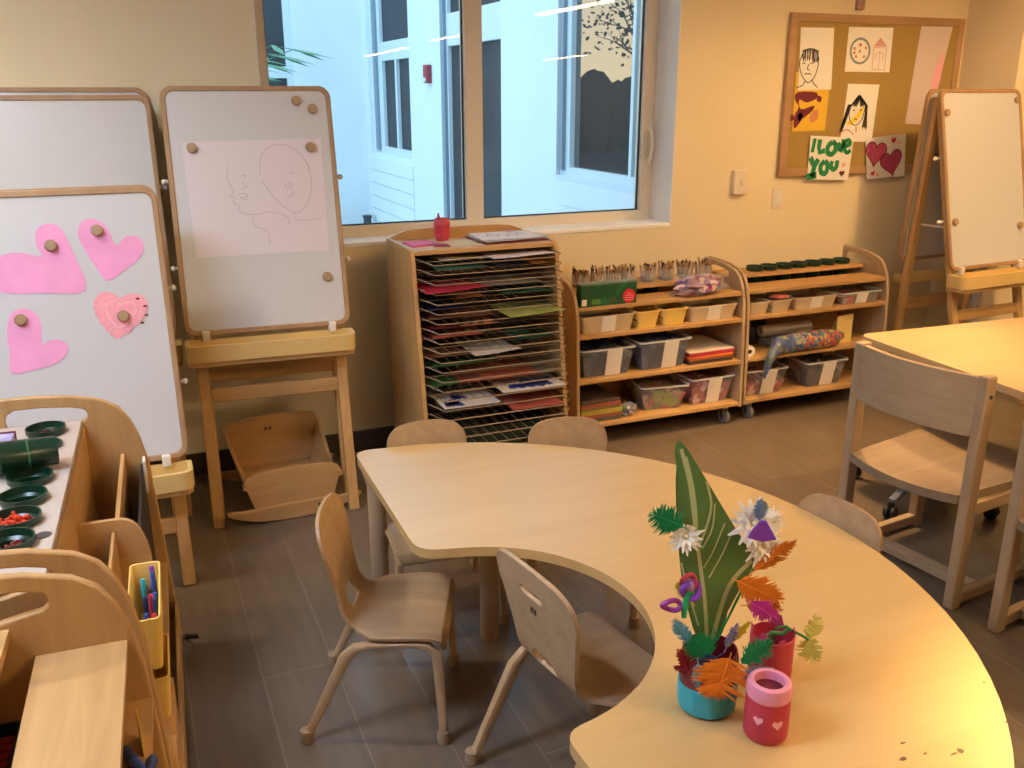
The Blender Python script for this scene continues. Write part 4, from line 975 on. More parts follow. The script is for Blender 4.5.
se = nt.nodes.new('ShaderNodeSeparateXYZ'); ad = nt.nodes.new('ShaderNodeMath'); ad.operation = 'MULTIPLY_ADD'; ad.inputs[1].default_value = 1.5; ad.inputs[2].default_value = .33
sp_ = nt.nodes.new('ShaderNodeSeparateColor'); a2 = nt.nodes.new('ShaderNodeMath'); a2.operation = 'MULTIPLY_ADD'; a2.inputs[1].default_value = .35
rp = nt.nodes.new('ShaderNodeValToRGB'); rp.color_ramp.interpolation = 'CONSTANT'; el = rp.color_ramp.elements
cl = [(0, (.10, .14, .10)), (.18, (.03, .06, .22)), (.30, (.03, .09, .34)), (.38, (.30, .26, .14)), (.46, (.02, .05, .20)), (.55, (.05, .20, .30)), (.62, (.48, .05, .04)), (.72, (.55, .40, .06)), (.80, (.05, .07, .14)), (.86, (.62, .07, .04)), (.95, (.10, .10, .13))]
el[0].position = 0; el[0].color = (*cl[0][1], 1); el[1].position = cl[1][0]; el[1].color = (*cl[1][1], 1)
for p_, c_ in cl[2:]: e_ = el.new(p_); e_.color = (*c_, 1)
L = nt.links.new; L(tc.outputs['Object'], v1.inputs['Vector']); L(tc.outputs['Object'], se.inputs[0]); L(se.outputs[0], ad.inputs[0]); L(v1.outputs['Color'], sp_.inputs[0]); L(sp_.outputs[0], a2.inputs[0]); L(ad.outputs[0], a2.inputs[2]); L(a2.outputs[0], rp.inputs['Fac']); L(rp.outputs['Color'], b.inputs['Base Color'])
lump(.9, .10).build('craft_bits', mm_, pb, smooth=20); lump(1.0, .10).build('plastic_film', clear('film_thin', (.85, .86, .9), .07, .1), pb, smooth=20)
yc = thing('yellow_card', 'folded yellow card standing at the right of the second cart', 'card', (3.505, 3.70, .3358), R(8))
MB().bar((-.0, .0, .0), (-.0, -.0, .155), .125, .0015, (0, 1, 0)).build('card_leaf', plain('card_yellow', (.80, .60, .22), .6), yc)
MB().bar((0, .055, .0), (0, .002, .153), .125, .0015, (0, 1, 0)).build('card_leaf', MATS['card_yellow'], yc)

# ------------------------------------------------------------------ wire drying rack
RX0, RX1 = 1.055, 1.715
RK = Vector((RX0, 3.90, 0)); RW = RX1-RX0; RT = 1.02
rk = thing('drying_rack', 'wooden drying rack with many wire shelves of children\'s paintings under the window', 'drying rack', RK)
# local: x 0..RW, y 0 (back) to negative (front)
def fr_y(z): return -.36-(RT-z)*.165
for x in (.009, RW-.009):
    MB().sheet(rpoly([(0, .02), (fr_y(.02), .02), (fr_y(RT), RT), (0, RT)], [.01, .02, .05, .01]), .018, lambda u, v, w_: (x+w_, u, v)).build('side_panel', mapleZ, rk, bevel=.003)
MB().box(.018, fr_y(RT)+.006, RT-.026, RW-.018, 0, RT-.006).build('top_board', mapleX, rk, bevel=.003)
MB().sheet(smooth2([(.012, RT-.008), (.02, RT+.004), (.08, RT+.027), (.16, RT+.034), (.40, RT+.034), (RW-.10, RT+.030), (RW-.02, RT+.005), (RW-.012, RT-.008)], 4, False), .016, lambda u, v, w_: (u, -.010+w_, v)).build('back_rail', mapleX, rk, bevel=.003)
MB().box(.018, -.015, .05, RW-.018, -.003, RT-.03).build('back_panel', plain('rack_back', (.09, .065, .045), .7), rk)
MB().box(.018, fr_y(.1)+.02, .09, RW-.018, -.015, .112).build('bottom_board', mapleX, rk)
MB().box(.018, fr_y(.1)+.01, .03, RW-.018, fr_y(.1)+.03, .11).build('kick_board', mapleX, rk)
NT = 20; ZT0 = .962; DZ = .0392
def tray_z(k): return ZT0-k*DZ
for k in range(NT):
    z = tray_z(k); yf = fr_y(z)-.055; yb = -.03; m = MB(); r_ = .0017; xl, xr = .024, RW-.024
    m.tube([(xl, yb, z+.018), (xl, yf+.075, z+.018), (xl+.055, yf, z), (xr-.01, yf, z), (xr+.02, yf+.03, z+.008), (xr, yf+.075, z+.018), (xr, yb, z+.018)], r_*1.7, 5)
    for j in range(3): y = yb+(yf-yb)*(.0+.40*j); m.tube([(xl, y, z+.003 if j else z+.003), (xr, y, z+.003)], r_, 4)
    for j in range(13):
        x = xl+.05+(xr-xl-.06)*j/12; m.tube([(x, yb, z+.003), (x, yf, z+.001)], r_*.8, 4)
    m.build('wire_shelf', wire, rk)
def art(k, x0, x1, mat, label, depth=.26, front=.075, rz=0, curl=0.0, marks=None, cat='painting'):
    """a sheet lying on wire shelf k (counted from the top)"""
    z = tray_z(k)+.0052; yf = fr_y(z)-.055+front; cx = (x0+x1)/2; wd = x1-x0; m = MB()
    m.sheet([(-wd/2, 0), (wd/2, 0), (wd/2, depth), (-wd/2, depth)], .0012, lambda u, v, w_: (u, v, .0008+w_+curl*(1-v/depth)**2*(.5+.5*math.sin(u*9))+(.0 if not curl else curl*.6*max(0, -u/wd))), step=.05 if curl else None)
    o = m.build('painting', mat); place(o, (RX0+cx, RK.y+yf, z), rz); tag(o, label, cat, 'sheets drying on the wire rack')
    if marks:
        for nm, mt, pts, wd_ in marks:
            q = MB()
            for l_ in pts: q.stroke(l_, wd_, lambda u, v, d: (u, v, .0016+d), .0005)
            q.build(nm, mt, o)
    return o
def zig(x0, x1, y0, y1, n, sd=0):
    r_ = random.Random(sd); return smooth2([(x0+(x1-x0)*i/(n-1), y0+(y1-y0)*((i % 2)*.8+r_.uniform(0, .2))) for i in range(n)], 4, False)
teal = plain('teal_paint', (.06, .20, .15), .6); dgreen = plain('dgreen_paint', (.02, .12, .08), .6); pgrey = plain('grey_paper', (.30, .26, .22), .7); peach = plain('peach_paint', (.60, .24, .12), .6); greenp = plain('green_paint', (.05, .17, .05), .6)
bluep = plain('blue_paint', (.03, .06, .34), .6); coralp = plain('coral_paint', (.52, .12, .08), .6); wp = plain('white_art', (.72, .69, .66), .65); brownp = plain('brown_paint', (.20, .09, .05), .7)
art(0, .13, .36, wp, 'white sheet with a yellow patch, left on the top wire shelf', marks=[('yellow_paint', yellow, [zig(-.04, .05, .02, .10, 6, 1)], .03), ('pink_paint', crimson, [zig(.05, .10, .03, .09, 5, 2)], .02)])
art(0, .34, .62, plain('lilac_paper', (.70, .66, .72), .65), 'long pale lilac sheet at the right of the top wire shelf', front=.005, curl=.012)
art(1, .115, .34, teal, 'teal painted sheet on the second wire shelf'); art(1, .38, .53, navy, 'navy sheet at the right of the second wire shelf'); art(1, .54, .62, peach, 'small peach sheet at the right end of the second wire shelf', depth=.16)
art(3, .032, .30, crimson, 'curled crimson sheet sticking out of the fourth wire shelf', front=-.012, curl=.018); art(3, .32, .58, pgrey, 'grey-tan sheet at the right of the fourth wire shelf'); 
art(4, .40, .635, dgreen, 'dark green sheet at the right of the fifth wire shelf'); art(4, .20, .31, peach, 'small peach sheet in the middle of the fifth wire shelf', depth=.2)
art(5, .03, .22, navy, 'dark navy sheet at the left of the sixth wire shelf')
art(6, .38, .638, olive, 'olive green strip curling out of the seventh wire shelf at the right', front=-.03, curl=.014); art(6, .06, .35, brownp, 'brown painted sheet at the left of the seventh wire shelf')
art(7, .06, .20, maroon, 'maroon sheet at the left of the eighth wire shelf'); art(7, .19, .37, peach, 'peach and black painting in the middle of the eighth wire shelf', marks=[('black_paint', ink, [zig(-.07, .04, .02, .1, 6, 4)], .02)])
art(8, .08, .30, coralp, 'dull coral sheet at the left of the ninth wire shelf')
art(10, .04, .26, brownp, 'brown sheet at the left of the eleventh wire shelf'); art(10, .23, .44, wp, 'white sheet with a lifted corner on the eleventh wire shelf', curl=.02, front=.01); art(9, .45, .62, dgreen, 'dark green sheet at the right of the tenth wire shelf')
art(11, .06, .36, greenp, 'green painted sheet at the left of the twelfth wire shelf')
art(13, .02, .18, greenp, 'small green sheet at the left of the fourteenth wire shelf'); art(13, .18, .55, coralp, 'wide coral red painting on the fourteenth wire shelf'); art(13, .555, .62, pgrey, 'small tan sheet at the right of the fourteenth wire shelf', depth=.15)
art(15, .08, .33, wp, 'white painting with a blue splash, left on the sixteenth wire shelf', front=.008, marks=[('blue_paint', bluep, [zig(-.10, -.04, .015, .10, 7, 5), zig(-.05, .0, .10, .16, 5, 6)], .022)])
art(14, .34, .635, wp, 'white painting covered in blue at the right of the fifteenth wire shelf', front=.0, marks=[('blue_paint', bluep, [zig(-.09, .09, .03, .10, 9, 7), zig(-.02, .13, .08, .14, 7, 8)], .032)])
art(16, .38, .62, coralp, 'bright red sheet at the right of the seventeenth wire shelf', front=.004)
tag(place(MB().sheet(rrect(-.29, -.30, .29, 0, .02), .10, lambda u, v, w_: (u, v, .05+w_)).build('storage_tray', green_dark, None, bevel=.006), (RX0+RW/2, RK.y-.05, .1125)), 'dark green tray at the bottom of the drying rack', 'tray')
# things on top of the rack
TP = RT-.0055
def flat(name, label, cat, pts, loc, mat, rz=0, th=.0012, group=None):
    o = MB().sheet(pts, th, lambda u, v, w_: (u, v, th/2+w_)).build(name, mat); tag(place(o, loc, rz), label, cat, group); return o
flat('paper_sheet', 'cream sheet lying beside the red lantern on the rack top', 'paper', [(-.10, -.07), (.10, -.075), (.095, .075), (-.10, .07)], (1.345, 3.67, TP), plain('cream_sheet', (.62, .56, .38), .7), R(-4))
flat('paper_sheet', 'pink folded paper at the left end of the rack top', 'paper', [(-.065, -.06), (.06, -.055), (.065, .06), (-.05, .065)], (1.150, 3.71, TP), plain('hot_pink', (.62, .10, .26), .6), R(12), th=.006)
flat('paper_sheet', 'small dark pink scrap between the pink paper and the red lantern', 'paper', [(-.03, -.022), (.035, -.03), (.03, .02), (-.025, .028)], (1.215, 3.635, TP), plain('plum_scrap', (.26, .04, .10), .6), R(-8), th=.005)
ln_ = thing('paper_lantern', 'small red faceted paper lantern standing on the rack top', 'lantern', (1.268, 3.765, TP+.0015))
rl = spots('lantern_red', (.55, .04, .07), [(.62, .07, .10), (.44, .02, .05)], 12, .5, .5)
MB().lathe([(.024, 0), (.036, .02), (.037, .07), (.031, .095), (.029, .095), (.034, .07), (.033, .02), (.022, .003)], n=7, close=True).build('lantern_wall', rl, ln_, smooth=5)
for a in (100, 220, 330): MB().sheet([(-.008, 0), (.008, 0), (.003, .024), (-.003, .024)], .0015, lambda u, v, w_: (math.cos(R(a))*(.030+w_)-u*math.sin(R(a)), math.sin(R(a))*(.030+w_)+u*math.cos(R(a)), .09+v)).build('paper_point', crimson, ln_)
for i, (dx, dy, rz, mt, lb, wd, dp) in enumerate(((0, 0, 3, maroon, 'maroon bottom sheet of the drawing pile on the rack top', .31, .22), (-.01, .01, -2, brownp, 'brown sheet in the drawing pile on the rack top', .30, .21), (.0, .0, 5, plain('grey_sheet', (.36, .37, .41), .7), 'grey sheet in the drawing pile on the rack top', .30, .21), (-.005, .012, -3, plain('white_sheet', (.68, .67, .70), .65), 'white top sheet with grey scribbles on the drawing pile of the rack', .28, .20))):
    o = flat('drawing', lb, 'drawing', [(-wd/2, -dp/2), (wd/2, -dp/2+.004), (wd/2-.006, dp/2), (-wd/2+.004, dp/2-.003)], (1.545+dx, 3.70+dy, TP+.0006+.0042*i), mt, R(rz), th=.0036, group='pile of drawings on the rack top')
    if i == 3:
        q = MB(); q.stroke(zig(-.09, .09, -.05, .05, 9, 12), .008, lambda u, v, d: (u, v, .0037+d)); q.build('scribble', pencil, o)
    if i == 0:
        pass
flat('paper_scrap', 'small pink scrap on the far corner of the drawing pile', 'paper', [(-.02, -.012), (.02, -.01), (.01, .02), (-.015, .018)], (1.60, 3.80, TP+.018), plain('scrap_pink', (.62, .25, .36), .6), .3, th=.003)

# ------------------------------------------------------------------ bulletin board and wall plates
bb = thing('bulletin_board', 'large cork bulletin board with a wooden frame and pinned children\'s art', 'bulletin board', (0, D, 0))
BX0, BX1, BZ0, BZ1 = 3.222, 4.405, 1.198, 2.008
MB().sheet([(BX0, BZ0), (BX1, BZ0), (BX1, BZ1), (BX0, BZ1)], .026, lambda u, v, w_: (u, -.013+w_, v), holes=[[(BX0+.043, BZ0+.04), (BX1-.043, BZ0+.04), (BX1-.043, BZ1-.04), (BX0+.043, BZ1-.04)]]).build('board_frame', corkframe, bb, bevel=.003)
MB().box(BX0+.04, -.018, BZ0+.038, BX1-.04, -.002, BZ1-.038).build('cork_panel', cork, bb)
def pinned(label, pts, mat=None, y=.0185, lift=0, cat='drawing', th=.0012, tilt=0):
    cx = sum(p[0] for p in pts)/len(pts); cz = sum(p[1] for p in pts)/len(pts)
    o = MB().sheet([(a-cx, b_-cz) for a, b_ in pts], th, lambda u, v, w_: (u, w_-(tilt*max(0, -v)), v)).build('drawing', mat or paper_white)
    tag(place(o, (cx, D-y-th/2-lift, cz)), label, cat, 'drawings pinned on the bulletin board'); o['_c'] = 0; del o['_c']
    f = lambda u, v, d: (u-cx, -th/2-.0002-d, v-cz)
    return o, f
def Z(a, b_):   # a point on the board
    return (3.286+(a-130)*(.214/135), 1.939-(b_-110)*(.302/250))
pinned_y, fy_ = pinned('bright yellow sheet with dark red splashes under the portrait drawing', [(3.283, 1.725), (3.509, 1.715), (3.505, 1.431), (3.290, 1.429)], plain('yellow_sheet', (.78, .50, .05), .6), cat='painting')
for nm, mt, shp in (('red_splash', maroon, [(140, 370), (215, 370), (220, 395), (180, 412), (150, 400), (160, 440), (212, 425), (205, 450), (170, 480), (140, 520), (135, 470), (150, 430), (132, 400)]), ('red_splash', maroon, [(225, 385), (240, 390), (238, 410), (222, 405)]), ('red_splash', maroon, [(112, 470), (130, 462), (135, 482), (118, 488)]), ('pink_splash', rose, [(148, 462), (165, 455), (170, 475), (155, 490)]), ('orange_splash', peach, [(200, 465), (228, 440), (232, 480), (205, 495)])):
    a = smooth2([Z(*p) for p in shp], 3); MB().sheet(a, .0004, lambda u, v, w_: fy_(u, v, .0002-w_)).build(nm, mt, pinned_y)
o1, f1 = pinned('portrait drawing of a short-haired face at the top left of the bulletin board', [(3.286, 1.939), (3.500, 1.941), (3.519, 1.638), (3.303, 1.635)], y=.0200)
def zz(*p): return [Z(*q) for q in p]
def ZS(*p): return smooth2(zz(*p), 4, False)
m = MB()
for l_ in (ZS((150, 205), (137, 245), (145, 290), (165, 322), (180, 330), (200, 310), (212, 270), (212, 225)), ZS((143, 225), (150, 205), (175, 193), (200, 205), (212, 235)), ZS((148, 255), (160, 250)), ZS((180, 252), (196, 250)), ZS((175, 255), (170, 275), (180, 280)), ZS((160, 297), (172, 294), (188, 296)), ZS((165, 322), (158, 340), (132, 352)), ZS((195, 318), (200, 332), (218, 350))): m.stroke(l_, .0044, f1)
m.build('ink_face', ink, o1)
m = MB(); rnd = random.Random(2)
for k in range(20):
    x = 146+k*3.3; m.stroke(ZS((x, 205-8*math.sin(PI*k/19)-5), (x+rnd.uniform(-4, 4), 222), (x+rnd.uniform(-5, 5), 240+rnd.uniform(-8, 10))), .0042, f1)
m.build('ink_hair', charcoal, o1)
o2, f2 = pinned('drawing of a blue-grey wheel beside a pink house on the bulletin board', [(3.597, 1.948), (3.898, 1.951), (3.905, 1.727), (3.599, 1.728)], y=.0185)
def Z2(a, b_): return (3.597+(a-325)*(.301/180)+.012*(b_-108)/180, 1.950-(b_-108)*(.222/182))
bluegrey = plain('blue_grey', (.22, .30, .38), .7); housep = plain('house_pink', (.66, .36, .36), .7)
m = MB(); m.stroke([Z2(375+38*math.cos(a), 205+50*math.sin(a)) for a in [2*PI*i/30 for i in range(30)]], .012, f2, closed=True); m.build('wheel_ring', bluegrey, o2)
m = MB()
for a, b_ in ((375, 180), (352, 195), (398, 192), (374, 206), (360, 228), (392, 228), (352, 212)):
    MB().sheet(circ(*Z2(a, b_), .008, n=10), .0004, lambda u, v, w_: f2(u, v, .0002-w_)).build('coloured_dot', crimson if a % 2 else peach, o2)
m = MB(); m.sheet([Z2(455, 148), Z2(485, 185), Z2(428, 185)], .0004, lambda u, v, w_: f2(u, v, .0002-w_)); m.build('house_roof', housep, o2)
m = MB(); m.stroke(zz_ := [Z2(430, 190), Z2(428, 280), Z2(480, 282), Z2(482, 190)], .0045, f2, closed=True); m.stroke([Z2(440, 240), Z2(440, 215), Z2(455, 205), Z2(470, 215), Z2(468, 245)], .004, f2); m.stroke([Z2(455, 205), Z2(455, 280)], .003, f2); m.build('house_outline', housep, o2)
o3, f3_ = pinned('drawing of a long-haired face in black and yellow on the bulletin board', [(3.631, 1.668), (3.846, 1.664), (3.835, 1.360), (3.615, 1.375)], y=.0185)
def Z3(a, b_): return (3.631+(a-322)*(.215/126)+.010*(b_-338)/240-.02*(b_-338)/240, 1.666-(b_-338)*(.30/238))
S3 = lambda *p: smooth2([Z3(*q) for q in p], 4, False)
m = MB(); m.sheet(smooth2([Z3(*p) for p in ((388, 432), (398, 440), (385, 475), (350, 505), (335, 495), (365, 470))], 3), .0004, lambda u, v, w_: f3_(u, v, .0002-w_)); m.build('yellow_streak', yellow, o3)
m = MB(); rnd = random.Random(6)
for k in range(22):
    x = 345+k*2.9; sd = -1 if k < 11 else 1; m.stroke(S3((372+sd*2, 382), (x, 400+abs(k-11)*2), (x+sd*6, 425+rnd.uniform(-5, 8))), .0044, f3_)
for k in range(9):
    m.stroke(S3((342-k*1.2, 420), (335-k*2.2, 470+k*3), (320-k*1.0, 520+rnd.uniform(-6, 12))), .0036, f3_); m.stroke(S3((404+k*.8, 425), (404+k*1.2, 470), (400+k*2.4, 515+rnd.uniform(-6, 12))), .0036, f3_)
m.build('ink_hair', charcoal, o3)
m = MB()
for l_ in (S3((345, 425), (340, 455), (350, 490), (372, 505), (395, 480), (402, 430)), S3((352, 445), (362, 442)), S3((380, 445), (390, 442)), S3((362, 478), (375, 482))): m.stroke(l_, .0044, f3_)
m.build('ink_face', ink, o3)
m = MB(); m.stroke(S3((330, 470), (318, 510), (312, 530)), .012, f3_); m.build('green_streak', greenp, o3)
m = MB(); m.stroke(S3((375, 510), (378, 535)), .006, f3_); m.stroke(S3((310, 540), (340, 522), (370, 545)), .0044, f3_); m.build('red_streak', crimson, o3)
o4, f4_ = pinned('white sheet with I LOVE YOU painted in thick green letters', [(3.406, 1.407), (3.701, 1.391), (3.689, 1.166), (3.408, 1.180)], y=.0268, lift=.0005, cat='painting')
def Z4(a, b_): return (3.406+(a-165)*(.295/175)+.014*(b_-548)/180, 1.402-(b_-548)*(.230/180))
S4 = lambda *p: smooth2([Z4(*q) for q in p], 4, False)
T4 = lambda *p: [Z4(*q) for q in p]
lt = [(T4((183, 556), (174, 612)), .022), (T4((203, 560), (200, 590), (203, 612), (224, 606)), .028), (S4((252, 572), (236, 590), (236, 615), (252, 622), (266, 605), (264, 580), (252, 572)), .028), (T4((276, 575), (284, 605), (288, 612), (294, 590), (298, 562)), .027),
      (S4((305, 592), (325, 582), (318, 566), (304, 575), (302, 600), (314, 618), (328, 608)), .022), (T4((168, 632), (182, 665)), .03), (T4((200, 640), (186, 668), (176, 712)), .03), (S4((226, 650), (210, 668), (214, 695), (230, 700), (238, 680), (236, 660), (226, 650)), .028), (S4((256, 650), (252, 672), (262, 685), (274, 675), (276, 648)), .026)]
for i, (p, wd) in enumerate(lt): MB().stroke(p, wd, f4_).build('green_letter', plain('letter_green', (.015, .26, .10), .55) if i == 0 else MATS['letter_green'], o4)
MB().stroke(T4((155, 712), (195, 705)), .035, f4_).build('green_blot', MATS['letter_green'], o4)
def heart(cx, cy, s_, n=24, rot=0):
    o = []
    for i in range(n):
        t_ = 2*PI*i/n; x = 16*math.sin(t_)**3/17*s_; y = (13*math.cos(t_)-5*math.cos(2*t_)-2*math.cos(3*t_)-math.cos(4*t_))/17*s_
        o.append((cx+x*math.cos(rot)-y*math.sin(rot), cy+x*math.sin(rot)+y*math.cos(rot)))
    return o
for (a, b_), mt, s_ in (((303, 668), rose, .016), ((298, 703), maroon, .020)): MB().sheet(heart(*Z4(a, b_), s_), .0004, lambda u, v, w_: f4_(u, v, .0002-w_)).build('little_heart', mt, o4)
o5, f5_ = pinned('white sheet with two large pink hearts at the lower right of the bulletin board', [(3.784, 1.385), (4.068, 1.406), (4.095, 1.174), (3.824, 1.166)], y=.0268, lift=.0005, cat='painting')
hpink = plain('heart_pink', (.62, .10, .22), .6, var=.2, scale=40); hmag = plain('heart_magenta', (.46, .06, .16), .6, var=.2, scale=40)
for (cx, cz, s_, rt_, mt) in ((3.866, 1.308, .078, -.10, hpink), (3.985, 1.256, .082, .28, hmag)):
    h_ = heart(cx, cz, s_, 30, rt_); MB().sheet(h_, .0004, lambda u, v, w_: f5_(u, v, .0002-w_)).build('large_heart', mt, o5); MB().stroke(h_, .005, lambda u, v, d: f5_(u, v, .0003+d), closed=True).build('heart_outline', maroon, o5)
for (cx, cz, s_, rt_, mt) in ((3.985, 1.372, .020, .1, red), (4.025, 1.358, .018, -.2, coral_light), (3.862, 1.197, .016, .4, red), (3.895, 1.190, .012, -.3, coral)): MB().sheet(heart(cx, cz, s_, 20, rt_), .0004, lambda u, v, w_: f5_(u, v, .0002-w_)).build('little_heart', mt, o5)
o6, f6_ = pinned('long pale pink strip of paper at the right of the bulletin board', [(4.092, 1.964), (4.320, 1.966), (4.236, 1.450), (4.062, 1.459)], plain('strip_paper', (.66, .56, .55), .7), y=.0185, cat='painting')
MB().sheet(smooth2([(4.262, 1.83), (4.285, 1.78), (4.272, 1.66), (4.236, 1.62), (4.222, 1.70)], 3), .0004, lambda u, v, w_: f6_(u, v, .0002-w_)).build('pink_stain', rose, o6)
ct = thing('wall_clip', 'small pinkish clip on the wall above the bulletin board frame', 'clip', (3.665, D, 2.078))
MB().box(-.026, -.02, -.045, .024, 0, .05).build('clip_body', spots('clip_mix', (.40, .30, .24), [(.55, .22, .16), (.30, .24, .22)], 60, .4), ct, bevel=.004)
MB().box(-.02, -.026, .01, .02, -.02, .04).build('clip_face', coralp, ct)
plate = plain('plate_cream', (.80, .70, .56), .4)
th_ = thing('thermostat', 'square cream thermostat with a round dial on the right wall', 'thermostat', (2.982, D, 1.180))
MB().box(-.042, -.028, -.062, .042, 0, .062).build('thermostat_body', plate, th_, bevel=.004)
MB().lathe([(0, 0), (.014, 0), (.016, .004), (.013, .008), (0, .009)], (.008, -.028, -.0), 20, axis=(0, -1, 0)).build('dial', plate, th_)
sw = thing('light_switch', 'cream light switch plate below the bulletin board corner', 'switch', (3.246, D, 1.088))
MB().box(-.036, -.006, -.057, .036, 0, .057).build('switch_plate', plate, sw, bevel=.002)
MB().box(-.016, -.010, -.033, .016, -.005, .033).build('rocker_switch', white_plastic, sw, bevel=.002)
for z in (-.047, .047): MB().lathe([(0, 0), (.003, 0), (.003, .001), (0, .001)], (0, -.006, z), 8, axis=(0, -1, 0)).build('screw', metal, sw)
# ------------------------------------------------------------------ the two low carts at the left
pale_shelf = plain('pale_shelf', (.52, .435, .37), .45, var=.04, scale=25)
RZU = R(87.3)
UA = Vector((-.028, 1.69, 0)); UB = Vector((-.075, .655, 0))
def in_cart(o, x, d, z=0): return o+Matrix.Rotation(RZU, 3, 'Z') @ Vector((x, d, z))
UW = .96
cupsU = [.86, .755, .525, .41, .295, .185]
ua = cart('storage_cart', 'low wooden cart with green cups and paper dividers in front of the pink hearts', UA, RZU, UW, panel_mat=mapleZ, holes_shelf=[(x, .262) for x in cupsU], ph=.012, front_shelf=None, levels=(.30,), rear_z=.768, rear_d=.182, shelf_mat=pale_shelf, caster_d=.0, brake=True, group='low wooden carts at the left')
MB().lathe([(0, 0), (.017, 0), (.017, .0006), (0, .0006)], (.215, .205, .7681), 20).build('empty_hole', charcoal, ua)
# vertical dividers and the rounded cross panel
MB().sheet(rpoly([(.51, .31), (UW-.018, .31), (UW-.018, .655), (.51, .645)], [.0, 0, 0, .02]), .010, lambda u, v, w_: (u, .092+w_, v)).build('divider', mapleX, ua)
MB().box(.51, .042, .13, UW-.018, .049, .618).build('dark_divider', black, ua)
MB().box(UW-.06, .035, .545, UW-.018, .041, .640).build('divider_edge', label_white, ua)
MB().sheet(rpoly([(.025, .31), (.18, .31), (.18, .655), (.055, .655), (.025, .58)], [0, 0, .01, .05, .04]), .014, lambda u, v, w_: (.50+w_, u, v)).build('cross_panel', mapleY, ua, bevel=.003)
MB().box(.30, .098, .31, .494, .106, .625).build('divider', mapleX, ua, bevel=.002)
MB().box(.018, .178, .31, UW-.018, .186, .748).build('inner_back', mapleX, ua)
MB().box(.018, -.004, .075, UW-.018, .008, .165).build('front_lip', mapleX, ua, bevel=.003)
for k, (x0, x1, zt) in enumerate(((.14, .30, .33), (.03, .13, .30))): MB().sheet(rpoly([(x0, .16), (x1, .16), (x1, zt), (x0, zt-.05)], [0, 0, .01, .03]), .012, lambda u, v, w_: (u, .008+w_, v)).build('slot_front', mapleX, ua, bevel=.002)
# yellow bins hooked along the front, coloured pens in the top one
def front_bin(x0, x1, d0, d1, z0, z1, label):
    t = thing('front_bin', label, 'bin', in_cart(UA, (x0+x1)/2, (d0+d1)/2, z0), RZU, 'yellow bins on the low cart'); a, b2, h = (x1-x0)/2, (d1-d0)/2, z1-z0
    o0 = rrect(-a+.012, -b2+.008, a-.012, b2-.008, .010, 4); o1 = rrect(-a, -b2, a, b2, .012, 4); i1 = rrect(-a+.004, -b2+.004, a-.004, b2-.004, .010, 4); i0 = rrect(-a+.015, -b2+.011, a-.015, b2-.011, .008, 4)
    rings = [[(x, y, 0) for x, y in o0], [(x, y, h) for x, y in o1], [(x, y, h) for x, y in i1], [(x, y, .004) for x, y in i0]]; n = len(o0)
    vs = [p for r_ in rings for p in r_]; fs = [(i*n+k, i*n+(k+1) % n, (i+1)*n+(k+1) % n, (i+1)*n+k) for i in range(3) for k in range(n)]+[tuple(range(n-1, -1, -1)), tuple(3*n+k for k in range(n))]
    MB().add(vs, fs).build('tub', yellow_bin, t, bevel=.001); return t
front_bin(.10, .36, .000, .066, .475, .60, 'top yellow bin holding coloured pens on the front of the low cart')
front_bin(.12, .30, -.001, .050, .337, .445, 'second yellow bin down, below the pens on the low cart')
rnd = random.Random(8)
for k in range(13):
    c_ = [red, navy, blue, charcoal, navy, crimson, blue, black, navy, turq, navy, blue, purple][k]; x = .13+.017*k; d = .028+rnd.uniform(-.015, .015)
    p = in_cart(UA, x, d, .480); q = in_cart(UA, x+rnd.uniform(-.012, .012), d+rnd.uniform(-.008, .008), .580+rnd.uniform(-.02, .02)); ax = (q-p); l = ax.length
    t = thing('pen', ['red pen at the far end of the top yellow bin', 'navy pen beside the red one in the top yellow bin', 'third pen from the far end of the top yellow bin, blue', 'dark grey pen in the far half of the top yellow bin', 'fifth pen from the far end, navy, in the top yellow bin', 'crimson pen in the middle of the top yellow bin', 'blue pen just nearer than the crimson one in the yellow bin', 'black pen in the near half of the top yellow bin', 'navy pen just nearer than the black one in the yellow bin', 'turquoise pen in the near half of the top yellow bin', 'navy pen just nearer than the turquoise one', 'second pen from the near end of the yellow bin, blue', 'purple pen nearest the end panels in the yellow bin'][k], 'pen', p, 0, 'pens in the yellow bin', rot=ax.to_track_quat('Z', 'Y').to_euler())
    MB().lathe([(.0045, 0), (.0048, l*.62), (.0045, l*.62)], n=10).build('barrel', c_, t); MB().lathe([(.0055, l*.6), (.0055, l*.97), (.004, l), (0, l)], n=10).build('cap', c_, t)
